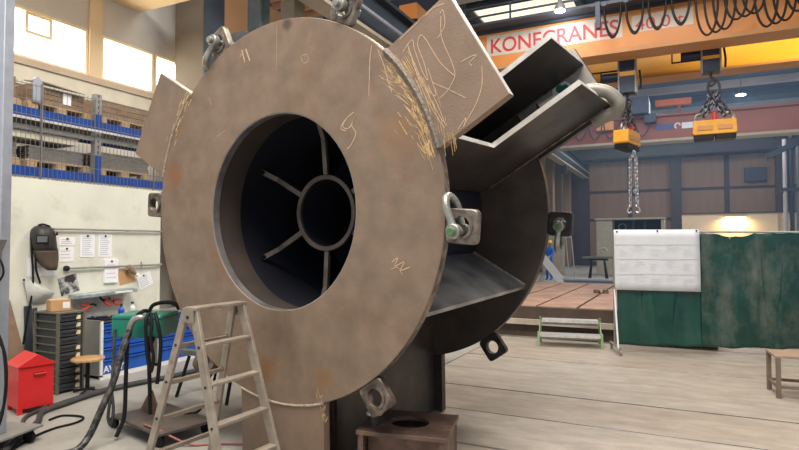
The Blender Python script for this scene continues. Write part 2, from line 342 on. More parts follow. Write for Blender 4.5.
struct('beam_1', B(-12.9, -7.5, 11.2, 11.5, 6.55, 7.0), COLD, 'dark cross beam behind the ring')
# --- crane runway along the left side
rm = MB(); rx = -6.45
rm.box(rx - 0.03, rx + 0.03, 8.0, 44, 6.45, 7.35)
rw = struct('beam_2', rm, COLD, 'long dark crane runway girder')
obj('flange', B(rx - 0.22, rx + 0.22, 8.0, 44, 6.37, 6.45), TAN, rw)
obj('flange', B(rx - 0.22, rx + 0.22, 8.0, 44, 7.35, 7.43), COLD, rw)
obj('crane_rail', B(rx - 0.05, rx + 0.05, 8.0, 44, 7.43, 7.52), GREYM, rw)
obj('pipe', MB().tube([(rx + 0.3, 8, 6.75), (rx + 0.3, 44, 6.75)], 0.05), POSTM, rw)
for y in (12.5, 20, 28, 36):
    obj('bracket', B(rx - 0.25, rx + 0.1, y - 0.15, y + 0.15, 5.9, 6.37), COLD, rw)
# --- far hall: ribbed left wall, back wall, right structure, roof
lw = struct('wall_left_far', B(-7.75, -7.6, 20, 44, 0, 10), BWALL, 'brown far stretch of the left hall wall')
for i, y in enumerate((24, 27, 30, 33, 36, 39, 42)):
    obj('pillar', B(-7.6, -7.15, y - 0.25, y + 0.25, 0, 9.2), COLB if i % 2 else BWALL, lw, bev=0.02)
bw = struct('wall_back', B(-8, 14, 44, 44.3, 0, 11), BWALLD, 'brown panelled end wall of the hall')
cols_x = [-6.3, -3.4, -0.5, 2.6, 5.6, 8.7, 11.8]
rows_z = [0.2, 3.3, 5.3, 7.6]
for i in range(len(cols_x) - 1):
    for j in range(3):
        a = 0.28 if i == 2 else 0.16
        if i == 4 and j < 2:
            obj('wall_panel', B(cols_x[i] + 0.16, (cols_x[i] + cols_x[i + 1]) / 2 - 0.05, 43.93, 44.0, rows_z[j] + 0.10, rows_z[j + 1] - 0.10), BWALL, bw)
            obj('wall_panel', B((cols_x[i] + cols_x[i + 1]) / 2 + 0.05, cols_x[i + 1] - 0.16, 43.93, 44.0, rows_z[j] + 0.10, rows_z[j + 1] - 0.10), BWALL, bw)
        else:
            obj('wall_panel', B(cols_x[i] + a, cols_x[i + 1] - 0.16, 43.93, 44.0, rows_z[j] + 0.10, rows_z[j + 1] - 0.10), BWALL, bw)
for x, wd in ((-0.45, 0.32), (5.6, 0.3)):
    obj('pillar', B(x - wd, x + wd, 43.4, 43.93, 0, 9.5), BWALLD, bw, bev=0.02)
obj('pipe', MB().tube([(6.05, 43.2, 0), (6.05, 43.2, 8.6)], 0.09), PURL, bw)
struct('beam_3', B(-7.5, 14, 42.6, 43.2, 7.55, 8.15), BWALLD, 'dark cross girder on the end wall')
rf = struct('ceiling', B(-14, 14, -1, 46, 10.2, 10.4), ROOF, 'dark sheet roof of the hall')
for i, y in enumerate([18.2, 22.2, 24, 26.5, 29, 31.8, 34.6, 37.5, 40.5]):
    obj('purlin', B(-7.4, 13.5, y, y + 0.35, 9.85, 10.2), PURL if i % 2 == 0 else ROOF, rf)
for i in range(16):
    obj('rib', B(-13, -7.6, 9.0 + i * 0.55, 9.15 + i * 0.55, 9.95, 10.2), RIBS, rf)
# --- cream cabin wall near the end wall
cw = struct('wall_cabin', B(-0.1, 9.5, 40.0, 40.2, 0, 3.42), CWALL, 'cream wall of a low cabin lit by a lamp')
obj('wall_cap', B(-0.15, 9.5, 39.95, 40.25, 3.42, 3.5), BWALLD, cw)
for x in (4.9, 5.2, 5.5, 5.8): obj('batten', B(x, x + 0.10, 39.9, 40.0, 0, 3.4), TAN, cw)

# ================================================================== RING HOUSING (main object)
TIL = 0.028; AZ = R(-7.03); ZC = 1.88
Cw = V((-2.682, 3.417, 1.88))
RM = Matrix.Rotation(AZ, 4, 'Z') @ Matrix.Rotation(TIL, 4, 'X')
base = Cw - (RM @ V((0, 0, ZC)))
base.z = Cw.z - ZC * cos(TIL)
ROOT = Matrix.Translation(base) @ RM
ring = thing('ring_housing', 'huge brown welded steel ring housing standing on one of its three arms', 'steel housing', mw=ROOT)
def S(s, h, L): return V((s, L, h + ZC))
def U(ang, u, v, L):
    a = R(ang); return S(u * cos(a) - v * sin(a), u * sin(a) + v * cos(a), L)
def loop(r, L, n=128): return [S(r * cos(2 * pi * k / n), r * sin(2 * pi * k / n), L) for k in range(n)]
RO, RI, T = 1.404, 0.726, 0.068; LB = 1.86
obj('front_disc', MB().holed(loop(RO, 0), loop(RI, 0), (0, T, 0)), PLATE, ring, bev=0.004, smooth=40)
obj('hole_rim', MB().holed(loop(RI + 0.001, 0.004), loop(RI - 0.004, 0.004), (0, T - 0.006, 0)), RIMM, ring, smooth=60)
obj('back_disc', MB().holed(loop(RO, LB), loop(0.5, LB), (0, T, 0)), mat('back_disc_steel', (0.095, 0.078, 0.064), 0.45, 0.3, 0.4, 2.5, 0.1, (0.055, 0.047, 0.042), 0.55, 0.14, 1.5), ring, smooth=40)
# outer rim faces read paler where the torch cut them
obj('cut_edge', MB().holed(loop(RO + 0.002, 0.006), loop(RO - 0.003, 0.006), (0, T - 0.012, 0)), LUG, ring, smooth=60)
RD = 0.748
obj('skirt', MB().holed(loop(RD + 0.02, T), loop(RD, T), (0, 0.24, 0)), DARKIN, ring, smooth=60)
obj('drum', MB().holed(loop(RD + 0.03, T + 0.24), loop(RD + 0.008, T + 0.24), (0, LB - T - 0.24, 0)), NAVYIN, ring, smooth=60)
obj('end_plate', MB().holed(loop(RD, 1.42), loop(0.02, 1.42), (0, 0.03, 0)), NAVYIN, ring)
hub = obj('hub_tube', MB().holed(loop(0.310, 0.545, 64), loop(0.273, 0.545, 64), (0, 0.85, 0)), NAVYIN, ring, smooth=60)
obj('hub_rim', MB().holed(loop(0.311, 0.53, 64), loop(0.272, 0.53, 64), (0, 0.03, 0)), mat('hub_steel', (0.11, 0.085, 0.068), 0.5, 0.3, 0.25, 9), ring, smooth=60, bev=0.004)
SPK = mat('spoke_steel', (0.14, 0.115, 0.095), 0.45, 0.5, 0.25, 9)
for k in range(6):
    a = 30 + 60 * k
    mb = MB()
    for (u0, l0, u1, l1) in ((0.31, 0.545, 0.60, 0.52), (0.60, 0.52, 0.745, 0.455)):
        q = [U(a, u0, -0.021, l0), U(a, u1, -0.021, l1), U(a, u1, 0.021, l1), U(a, u0, 0.021, l0)]
        mb.prism(q, (0, 0.03, 0))
    obj('spoke', mb, SPK, ring)
    obj('bolt', MB().cyl(U(a, 0.728, 0, 0.44), U(a, 0.728, 0, 0.49), 0.018, n=8), BLACKP, ring)
def arcpts(ang, v0, v1, r, L, n=14):
    out = []
    for i in range(n + 1):
        v = v0 + (v1 - v0) * i / n; out.append(U(ang, math.sqrt(r * r - v * v), v, L))
    return out
def arm_plate(ang, vh, uend, L, th, m, uend2=None, vlo=None):
    vlo = -vh if vlo is None else vlo
    P = arcpts(ang, vlo, vh, RO + 0.003, L)
    P += [U(ang, uend2 or uend, vh, L), U(ang, uend, vlo, L)]
    return obj('arm_plate', MB().prism(P, (0, th, 0)), m, ring, bev=0.003)
UE = {30: (1.885, 2.12, 2.11), 150: (1.83, 2.12, 2.11), 270: (1.872, 1.92, 1.9)}
for ang in (30, 150, 270):
    uf, ub, uw = UE[ang]
    vh = 0.385 if ang != 270 else 0.413
    arm_plate(ang, vh, uf, 0.0, T, ARM)
    arm_plate(ang, 0.37 if ang != 270 else 0.32, ub, LB, T, WEB, vlo=-0.275 if ang == 30 else None)
    if ang == 30: tag(obj('lit_face_patch', MB().prism([U(30, 1.42, -0.188, LB - 0.004), U(30, ub - 0.003, -0.188, LB - 0.004), U(30, ub - 0.003, 0.365, LB - 0.004), U(30, 1.42, 0.365, LB - 0.004)], (0, 0.003, 0)), MIDS, ring), 'paler patch for the lit inner face of the back plate')  # light on the back plate's inner face, painted as a paler patch
    for sg in (-1, 1):
        v = 0.21 * sg
        if ang == 270:
            poly = [(0.772, T), (1.876, T), (1.925, LB), (0.772, LB)]
        else:
            poly = [(0.772, T), (1.335, T), (1.335, 1.03), (uw, 1.03), (uw, LB), (0.772, LB)]
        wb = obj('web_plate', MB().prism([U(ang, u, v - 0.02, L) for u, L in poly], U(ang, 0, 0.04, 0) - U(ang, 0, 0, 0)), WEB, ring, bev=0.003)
        if ang != 270:
            obj('bright_edge', MB().prism([U(ang, u, v - 0.0195, L) for u, L in ((1.34, 1.026), (uw + 0.004, 1.026), (uw + 0.004, LB - 0.1), (uw, LB - 0.1), (uw, 1.031), (1.34, 1.031))], U(ang, 0, 0.039, 0) - U(ang, 0, 0, 0)), EDGE, wb)
            if sg < 0:
                obj('bright_edge', MB().prism([U(ang, u, v - 0.0195, L) for u, L in ((1.335, 0.35), (1.339, 0.35), (1.339, 1.03), (1.335, 1.03))], U(ang, 0, 0.039, 0) - U(ang, 0, 0, 0)), EDGE, wb)  # light from above on the ledge, put in as a pale strip
    # torch-cut end edges of the face plate
    obj('bright_edge', MB().prism([U(ang, uf + 0.0005, -vh + 0.005, 0.006), U(ang, uf + 0.003, -vh + 0.005, 0.006), U(ang, uf + 0.003, vh - 0.005, 0.006), U(ang, uf + 0.0005, vh - 0.005, 0.006)], (0, T - 0.012, 0)), EDGE, ring)
    if ang == 150:
        obj('bright_edge', MB().prism([U(ang, 1.36, -vh - 0.003, 0.006), U(ang, uf, -vh - 0.003, 0.006), U(ang, uf, -vh - 0.0005, 0.006), U(ang, 1.36, -vh - 0.0005, 0.006)], (0, T - 0.012, 0)), EDGE, ring)  # window light on the plate's upper edge, put in as a pale strip
    # weld bead on the seam, a knobbly tube
    P = arcpts(ang, -vh, vh, RO + 0.004, -0.002, 70)
    rr = [(0.022 if ang == 30 else 0.009) * (1 + 0.07 * random.uniform(-1, 1)) for _ in P]
    obj('weld_seam', MB().tube(P, 0.02, 8, rad=rr), WELD if ang != 30 else mat('grey_weld', (0.17, 0.14, 0.115), 0.55, 0.4, 0.35, 60, 0.4), ring)
# radial stiffener ribs between the two discs, midway between the arms
RIB = mat('smooth_rib_steel', (0.30, 0.30, 0.305), 0.30, 0.65, 0.5, 3.5, 0.05)
for a in (-30, 90, 210):
    rb = obj('rib_plate', MB().prism([U(a, u, -0.018, L) for u, L in ((0.775, T), (1.385, T), (1.36, LB), (0.775, LB))], U(a, 0, 0.036, 0) - U(a, 0, 0, 0)), RIB, ring, bev=0.003)
    obj('weld_seam', MB().tube([U(a, 0.78, 0.025, LB - 0.008), U(a, 1.355, 0.025, LB - 0.008)], 0.010, 6), WELD, ring)
for sg in (-1, 1):
    obj('weld_seam', MB().tube([U(30, 0.78, 0.21 * sg - 0.026, LB - 0.008), U(30, 2.05, 0.21 * sg - 0.026, LB - 0.008)], 0.008, 6), LUG, ring)
# narrow vertical stiffeners inside the foot
obj('stiffener', MB().prism([U(270, u, 0.26, L) for u, L in ((1.37, 0.30), (1.88, 0.30), (1.88, 0.36), (1.37, 0.36))], U(270, 0, 0.03, 0) - U(270, 0, 0, 0)), WEB, ring)
# bent pipe that hooks round the end of the lower web of the upper right arm
pp = [S(*q) for q in ((1.50, .80, 1.40), (1.60, .85, 1.45), (1.70, .885, 1.49), (1.80, .91, 1.5), (1.91, .912, 1.5), (2.0, .885, 1.52), (2.06, .83, 1.55), (2.07, .775, 1.57), (2.03, .735, 1.6), (1.95, .715, 1.62), (1.87, .68, 1.64))]
def smooth_path(P, n=8):
    P = [V(p) for p in P]; out = []
    for i in range(len(P) - 1):
        p0 = P[max(i - 1, 0)]; p1 = P[i]; p2 = P[i + 1]; p3 = P[min(i + 2, len(P) - 1)]
        for k in range(n):
            t = k / n
            out.append(0.5 * ((2 * p1) + (p2 - p0) * t + (2 * p0 - 5 * p1 + 4 * p2 - p3) * t * t + (3 * p1 - p0 - 3 * p2 + p3) * t ** 3))
    out.append(P[-1]); return out
obj('bent_pipe', MB().tube(smooth_path(pp), 0.050, 14), mat('pipe_steel', (0.27, 0.255, 0.22), 0.5, 0.35, 0.2, 8), ring, smooth=60)
# round green and white sticker on the inner face of the back plate
sc_ = S(1.547, 1.024, LB - 0.003)
tag(obj('sticker', MB().lathe([(0.085, 0), (0.085, 0.002)], 24, Matrix.Translation(sc_) @ Matrix.Rotation(R(90), 4, 'X')), WHITEP, ring), 'round white sticker with a green mark')
gl = MB()
for dx, dz, r_ in ((-0.02, 0.022, 0.034), (0.026, 0.024, 0.03), (0.0, -0.022, 0.036)):
    gl.lathe([(r_, 0), (r_, 0.002)], 14, Matrix.Translation(sc_ + V((dx, -0.003, dz))) @ Matrix.Rotation(R(90), 4, 'X'))
gl.box(sc_.x - 0.008, sc_.x + 0.012, sc_.y - 0.005, sc_.y - 0.003, sc_.z - 0.07, sc_.z)
obj('sticker_mark', gl, GREENB, ring)
# lifting lugs: holed square plates on both discs
def lug(ang, L0, th, m, name='lifting_lug'):
    n = 48; A = []; Bn = []; c0 = U(ang, RO + 0.105, 0, L0)
    ca = R(ang); ex = V((cos(ca), 0, sin(ca))); ev = V((-sin(ca), 0, cos(ca)))
    for k in range(n):
        t = 2 * pi * k / n; ct, st = cos(t), sin(t)
        hw = 0.106; ex_ = 8.0
        r_ = hw / ((abs(ct) ** ex_ + abs(st) ** ex_) ** (1 / ex_))
        A.append(c0 + (ex * ct + ev * st) * r_); Bn.append(c0 + (ex * ct + ev * st) * 0.060)
    o = obj(name, MB().holed(A, Bn, (0, th, 0)), m, ring, bev=0.008)
    ring2 = [c0 + (ex * cos(2 * pi * k / n) + ev * sin(2 * pi * k / n)) * 0.078 + V((0, -0.010, 0)) for k in range(n)]
    ring3 = [c0 + (ex * cos(2 * pi * k / n) + ev * sin(2 * pi * k / n)) * 0.060 + V((0, -0.010, 0)) for k in range(n)]
    obj('lug_boss', MB().holed(ring2, ring3, (0, 0.012, 0)), m, o)
    return c0
LC = {}
for a in (-5, 65, 115, 176, 234, 304.5): LC[a] = lug(a, 0.008, 0.055, LUG)
LCB = {}
for a in (-4.5, 304.5, 65, 115): LCB[a] = lug(a, LB + 0.008, 0.055, LUGD)
obj('bolt', MB().cyl(S(0.62, -1.225, 0.03), S(0.62, -1.225, 0.075), 0.014, n=8), EDGE, ring)
# spatter, chalk scribbles, rust: thin flat marks lying on the plates
def strip(mb, pts, wd, L):
    P = [V((p[0], p[1])) for p in pts]
    vs = []; n = len(P)
    for i in range(n):
        t = P[min(i + 1, n - 1)] - P[max(i - 1, 0)]
        if t.length < 1e-6: t = V((1, 0))
        t.normalize(); q = V((-t.y, t.x)) * wd / 2
        vs += [S(P[i].x + q.x, P[i].y + q.y, L), S(P[i].x - q.x, P[i].y - q.y, L)]
    mb.add(vs, [(2 * i, 2 * i + 1, 2 * i + 3, 2 * i + 2) for i in range(n - 1)])
def sm2(P, n=8): return [(p.x, p.y) for p in smooth_path([(a, b, 0) for a, b in P], n)]
def clampv(P, lim=0.372):          # keep a scribble on the upper right face plate
    ca, sa = cos(R(30)), sin(R(30)); out = []
    for x, y in P:
        u, v = x * ca + y * sa, -x * sa + y * ca; v = max(-lim, min(lim, v)); out.append((u * ca - v * sa, u * sa + v * ca))
    return out
def uv(ang, u, v): p = U(ang, u, v, 0); return (p.x, p.z - ZC)
ck = MB()
# scribbles across the upper right face plate (s, h on the front plane)
for P in ([(1.096, 1.056), (1.173, 1.135), (1.282, 1.168), (1.304, 1.182), (1.21, 1.159), (1.247, 1.201), (1.333, 1.206), (1.42, 1.215)],
          [(1.388, 1.158), (1.409, 1.177), (1.421, 1.084), (1.371, 1.015)], [(1.395, 1.144), (1.399, 1.01), (1.464, 0.853), (1.483, 0.766), (1.434, 0.689), (1.379, 0.649)],
          [(1.117, 0.976), (1.186, 1.039), (1.206, 0.972), (1.255, 0.839), (1.297, 0.771), (1.27, 0.886), (1.229, 0.993), (1.244, 1.052), (1.28, 1.033), (1.383, 0.867), (1.483, 0.766)],
          [(1.155, 1.013), (1.198, 0.899), (1.275, 0.743), (1.351, 0.665), (1.325, 0.766), (1.298, 0.844)], [(1.183, 0.914), (1.274, 0.682), (1.363, 0.529), (1.41, 0.463)],
          [(1.296, 0.74), (1.364, 0.608), (1.417, 0.474)], [(1.325, 0.754), (1.448, 0.687), (1.553, 0.625)], [(1.16, 0.99), (1.22, 0.83), (1.31, 0.66), (1.37, 0.55)], [(1.25, 0.80), (1.33, 0.62), (1.40, 0.50)],
          [(1.524, 0.842), (1.584, 0.862), (1.629, 0.865), (1.583, 0.832), (1.596, 0.807)], [(1.66, 0.796), (1.658, 0.686), (1.618, 0.581), (1.551, 0.483), (1.524, 0.427), (1.551, 0.507), (1.497, 0.442)]):
    strip(ck, clampv(sm2(P)), 0.0045, -0.0022)
# marks on the disc: looped glyph right of the hole, hatches, faint scratches
for P, wd in (([(0.721, 0.645), (0.661, 0.612), (0.626, 0.562), (0.677, 0.543), (0.746, 0.629), (0.703, 0.56), (0.735, 0.503), (0.692, 0.427), (0.657, 0.403)], .006), ([(0.644, 0.601), (0.608, 0.551), (0.651, 0.526)], .006),
          ([(-0.357, 1.259), (-0.325, 1.16)], .010), ([(-0.312, 1.258), (-0.27, 1.159)], .012), ([(-0.38, 1.209), (-0.335, 1.255)], .005),
          ([(0.301, 1.11), (0.328, 1.062), (0.281, 1.049), (0.253, 1.097), (0.301, 1.11)], .003), ([(1.009, -0.352), (1.056, -0.326), (1.032, -0.377), (1.101, -0.35), (1.077, -0.401), (1.145, -0.381)], .006), ([(1.0, -0.40), (1.05, -0.385), (1.09, -0.43)], .004),
          ([(0.877, 1.065), (0.86, 0.97), (0.847, 0.735)], .005), ([(0.925, 1.024), (0.97, 0.918), (1.0, 0.817), (1.029, 0.735)], .005), ([(0.02, 1.374), (0.009, 1.044)], .0022), ([(-0.75, 0.95), (-0.72, 0.88)], .004), ([(-0.66, 0.62), (-0.56, 0.66)], .003)):
    strip(ck, sm2(P), wd, -0.0016)
ck = obj('chalk_marks', ck, CHALK, ring); ck['kind'] = 'stuff'
sp_ = MB()
for i in range(150):
    t = random.uniform(-.37, .36); a = R(30) + math.asin(t / RO); r_ = RO - abs(random.gauss(0.0, 0.055)) - 0.028
    ln = random.uniform(0.03, 0.13); da = random.uniform(-.22, .22) + (0.25 if r_ < RO - 0.07 else 0)
    x, y = r_ * cos(a), r_ * sin(a); dx, dy = sin(a + da), -cos(a + da); bx = random.uniform(-.01, .01)
    strip(sp_, [(x, y), (x + dx * ln * .5 + bx, y + dy * ln * .5), (x + dx * ln, y + dy * ln)], random.choice((.002, .002, .003, .003, .006)), -0.0012 - i * 1e-5)
for i in range(40):
    t = random.uniform(-.36, .30); a = R(30) + math.asin(t / RO); r_ = RO + abs(random.gauss(0, 0.04)) + 0.03
    ln = random.uniform(0.05, 0.16); x, y = r_ * cos(a), r_ * sin(a); dx, dy = sin(a - .15), -cos(a - .15)
    strip(sp_, [(x, y), (x + dx * ln, y + dy * ln)], .0025, -0.0026 - i * 1e-5)
for i in range(34):
    t = random.uniform(-.37, .1); a = R(150) + math.asin(t / RO); r_ = RO + random.gauss(0.0, 0.03)
    ln = random.uniform(0.02, 0.07); x, y = r_ * cos(a), r_ * sin(a); dx, dy = sin(a), -cos(a)
    strip(sp_, [(x, y), (x + dx * ln, y + dy * ln)], random.uniform(.004, .012), -0.0025 - i * 1e-5)
for i in range(26):
    a = R(270) + random.gauss(0.285, 0.010); r_ = RO + random.uniform(-.09, .13)
    x, y = r_ * cos(a), r_ * sin(a); b = random.uniform(0, 6.28); ln = random.uniform(.01, .04); b = random.gauss(1.6, 0.5)
    strip(sp_, [(x, y), (x + cos(b) * ln, y + sin(b) * ln)], random.uniform(.002, .004), -0.0022 - i * 1e-5)
sp_ = obj('weld_spatter', sp_, SPAT, ring); sp_['kind'] = 'stuff'
rs = MB()
def blob(mb, x, y, rx_, ry_, L, ang=0):
    n = 22; P = []
    for k in range(n):
        t = 2 * pi * k / n; q = 1 + 0.25 * sin(3 * t + x * 9) + 0.12 * sin(7 * t + y * 5)
        px, py = rx_ * q * cos(t), ry_ * q * sin(t); P.append(S(x + px * cos(ang) - py * sin(ang), y + px * sin(ang) + py * cos(ang), L))
    mb.add([S(x, y, L)] + P, [(0, 1 + k, 1 + (k + 1) % n) for k in range(n)])

# --- shackles hung in the lugs (things of their own)
def make_shackle(mw, label, pin_m=PINGREEN):
    t = thing('bow_shackle', label, 'shackle', group='bow shackles in the lifting lugs', mw=mw)
    P = [V((0, -0.062, 0)), V((0, -0.062, 0.05)), V((0, -0.070, 0.10)), V((0, -0.078, 0.145)), V((0, -0.060, 0.195)), V((0, -0.02, 0.222)), V((0, 0.02, 0.222)), V((0, 0.060, 0.195)), V((0, 0.078, 0.145)), V((0, 0.070, 0.10)), V((0, 0.062, 0.05)), V((0, 0.062, 0))]
    obj('bow', MB().tube(smooth_path(P, 5), 0.024, 12), GALV, t, smooth=60)
    for y in (-0.062, 0.062): obj('eye', MB().cyl((0, y - 0.026, 0), (0, y + 0.026, 0), 0.047, n=20), GALV, t, bev=0.006)
    obj('pin', MB().cyl((0, -0.115, 0), (0, 0.115, 0), 0.026, n=16), GALV, t)
    obj('pin_head', MB().cyl((0, -0.118, 0), (0, -0.088, 0), 0.026, n=20), pin_m, t, bev=0.003)
    obj('nut', MB().cyl((0, 0.09, 0), (0, 0.125, 0), 0.038, n=6), GALV, t)
    return t
def at_lug(c0, L, roty, dv=V((0, 0, 0)), rz=0): return ROOT @ Matrix.Translation(V((c0.x, L, c0.z)) + dv) @ Matrix.Rotation(R(roty), 4, 'Y') @ Matrix.Rotation(R(rz), 4, 'Z')
make_shackle(at_lug(LC[-5], 0.035, -16, V((-0.03, 0, -0.03))), 'galvanised bow shackle with green pin standing up in the lug right of the disc')
make_shackle(at_lug(LCB[-4.5], LB + 0.035, 186, V((0, 0, -0.02))), 'bow shackle hanging down from the dark lug on the rear disc')
make_shackle(at_lug(LC[115], 0.035, 212, V((-0.01, 0, 0.01))), 'bow shackle lying over the upper left lug of the disc', GALV)
make_shackle(at_lug(LC[65], 0.035, 25, V((0, 0, 0.01))), 'bow shackle standing up in the lug at the top of the disc', GALV)

# ================================================================== STEP LADDER
lad = thing('step_ladder', 'worn aluminium step ladder opened in front of the steel ring', 'ladder', loc=VC(-1.271, 4.0), rz=0)
WD = RT * 0.4894 + FW * 0.872; FD = RT * 0.872 - FW * 0.4894
def LP(wd, fd, z): return WD * wd + FD * fd + V((0, 0, z))
ZT = 1.214
def rail_pt(front, side, z):
    k = 1 - z / ZT
    return LP(side * (0.209 + (0.051 if front else 0.092) * k), (0.035 + 0.361 * k) if front else (-0.04 - 0.324 * k), z)
def bar(p, q, wx, wy, ax, ay):
    ax = ax.normalized(); ay = ay.normalized(); mb = MB()
    vs = [e + ax * sx * wx + ay * sy * wy for e in (p, q) for sx, sy in ((-1, -1), (1, -1), (1, 1), (-1, 1))]
    return mb.add(vs, [(3, 2, 1, 0), (4, 5, 6, 7)] + [(i, (i + 1) % 4, 4 + (i + 1) % 4, 4 + i) for i in range(4)])
for front in (1, 0):
    for side in (-1, 1):
        p = rail_pt(front, side, 0.02); q = rail_pt(front, side, ZT)
        rl = obj('rail', bar(p, q, 0.0125, 0.033 if front else 0.027, WD, (q - p).cross(WD)), ALU, lad, bev=0.003)
        tag(obj('foot', bar(rail_pt(front, side, 0.0), rail_pt(front, side, 0.04), 0.016, 0.037, WD, FD), BLACK, rl), 'black rubber foot')
        for z in (0.985, 0.740, 0.495, 0.250):
            c_ = rail_pt(front, side, z - 0.01); obj('rivet', MB().cyl(c_ - WD * 0.016, c_ + WD * 0.016, 0.010, n=8), HOLE, rl)
for z in (0.985, 0.740, 0.495, 0.250):
    a = rail_pt(1, -1, z); b = rail_pt(1, 1, z)
    obj('step', bar(a + WD * 0.012, b - WD * 0.012, 0.036, 0.010, FD, V((0, 0, 1))), ALU, lad, bev=0.003)
    a = rail_pt(0, -1, z - 0.02); b = rail_pt(0, 1, z - 0.02)
    obj('rung', bar(a + WD * 0.012, b - WD * 0.012, 0.015, 0.014, FD, V((0, 0, 1))), ALU, lad, bev=0.003)
obj('top_step', bar(LP(-0.23, 0.02, ZT + 0.005), LP(0.23, 0.02, ZT + 0.005), 0.052, 0.012, FD, V((0, 0, 1))), ALU, lad, bev=0.004)
for side in (-1, 1):
    c_ = LP(side * 0.228, 0, ZT - 0.05)
    hg = obj('hinge_plate', MB().prism([c_ + LP(0, -0.055, -0.035), c_ + LP(0, 0.055, -0.035), c_ + LP(0, 0.05, 0.055), c_ + LP(0, -0.05, 0.055)], WD * 0.006 * side), ALU, lad)
    obj('rivet', MB().cyl(c_ - WD * 0.01, c_ + WD * 0.012, 0.012, n=8), HOLE, hg)

# ================================================================== PEDESTAL BOX under the ring
pbx = [VC(-0.30, 3.98), VC(0.305, 3.80), VC(0.44, 4.33), VC(-0.165, 4.51)]
pc = sum(pbx, V((0, 0, 0))) / 4
ped = thing('pedestal_box', 'low rusty brown steel box with a round hole in its top', 'steel stand', loc=pc)
lp = [p - pc for p in pbx]
ex = (lp[1] - lp[0]); ey = (lp[3] - lp[0])
def PB(a, b, z): return lp[0] + ex * a + ey * b + V((0, 0, z))
n = 48; A = []; Bn = []
for k in range(n):
    t = 2 * pi * k / n + pi / 4; ct, st = cos(t), sin(t); m_ = max(abs(ct), abs(st))
    A.append(PB(0.5 + 0.5 * ct / m_, 0.5 + 0.5 * st / m_, 0.345)); Bn.append(PB(0.5 + 0.225 * ct, 0.52 + 0.23 * st, 0.345))
obj('top_plate', MB().holed(A, Bn, (0, 0, 0.03)), BOXS, ped, bev=0.003)
inset = 0.03
def pbox(a0, a1, b0, b1, z0, z1): return MB().prism([PB(a0, b0, z0), PB(a1, b0, z0), PB(a1, b1, z0), PB(a0, b1, z0)], (0, 0, z1 - z0))
for a, b in ((0.02, 0.02), (0.92, 0.02), (0.92, 0.91), (0.02, 0.91)): obj('leg', pbox(a, a + 0.06, b, b + 0.07, 0, 0.345), BOXS, ped)
obj('front_panel', pbox(0.08, 0.92, 0.24, 0.27, 0.0, 0.345), BOXS, ped)
obj('side_panel', pbox(0.945, 0.975, 0.09, 0.91, 0.0, 0.345), BOXS, ped); obj('side_panel', pbox(0.025, 0.055, 0.09, 0.91, 0.0, 0.345), BOXS, ped)
obj('back_panel', pbox(0.08, 0.92, 0.93, 0.96, 0.0, 0.345), BOXS, ped)
st = thing('steel_stub', 'short flanged steel stub standing on the corner of the brown box', 'steel stub', loc=pc + PB(0.14, 0.30, 0.375))
obj('barrel', MB().lathe([(0.040, 0), (0.042, 0.07)], 16), LUGD, st); obj('flange', MB().lathe([(0.058, 0.07), (0.06, 0.076), (0.056, 0.088), (0.03, 0.09)], 18), EDGE, st)

# ================================================================== PALLET RACK above the partition
rack = thing('pallet_rack', 'blue and grey pallet racking with two shelf levels above the cream wall', 'racking', loc=(-7.4, 4.9, 2.4))
def rb_(x0, x1, y0, y1, z0, z1): return B(x0 + 7.4, x1 + 7.4, y0 - 4.9, y1 - 4.9, z0 - 2.4, z1 - 2.4)
for y in (2.6, 5.07, 7.3):
    for x in (-6.98, -8.05):
        up_ = obj('upright', rb_(x - 0.04, x + 0.04, y - 0.045, y + 0.045, 2.4, 3.62), GREYM, rack)
        hl = MB()
        for k in range(16): hl.box(x + 7.4 + 0.040, x + 7.4 + 0.042, y - 4.9 - 0.008, y - 4.9 + 0.008, 0.05 + k * 0.075, 0.085 + k * 0.075)
        obj('slots', hl, HOLE, up_)
for z in (2.445, 3.15):
    for a, b in ((2.65, 5.02), (5.12, 7.25)):
        obj('beam', rb_(-7.03, -6.96, a, b, z, z + 0.115), BLUEB, rack, bev=0.004)
        obj('beam', rb_(-8.08, -8.02, a, b, z, z + 0.115), BLUEB, rack)
        obj('shelf_deck', rb_(-8.0, -7.05, a, b, z + 0.06, z + 0.10), GREYM, rack)
for z in (2.40, 3.10):
    obj('beam', rb_(-6.90, -6.87, 2.65, 7.25, z, z + 0.03), EDGE, rack)
obj('cross_rail', rb_(-6.99, -6.95, 2.65, 5.02, 3.0, 3.05), GREYM, rack); obj('cross_rail', rb_(-6.99, -6.95, 5.12, 7.25, 3.0, 3.05), GREYM, rack)
obj('foot_connector', rb_(-7.03, -6.93, 5.03, 5.11, 2.45, 2.80), BLUEB, rack); obj('foot_connector', rb_(-7.03, -6.93, 5.03, 5.11, 3.12, 3.35), BLUEB, rack)
mg = thing('mesh_guard', 'zinc wire mesh guard in front of the pallet racking', 'mesh guard', loc=(-6.86, 4.9, 2.4))
wr = MB(); y = 2.6
while y < 7.2:
    wr.box(-0.002, 0.002, y - 4.9 - 0.0022, y - 4.9 + 0.0022, 0, 1.14); y += 0.055
for k in range(7): wr.box(-0.004, 0.004, 2.6 - 4.9, 7.2 - 4.9, 0.03 + k * 0.18, 0.037 + k * 0.18)
wo = obj('wires', wr, WIRE, mg, smooth=0); wo['kind'] = 'stuff'
for y in (2.6, 4.27, 5.9, 7.2): obj('mesh_post', B(-0.008, 0.008, y - 4.9 - 0.008, y - 4.9 + 0.008, 0, 1.15), WIRE, mg)
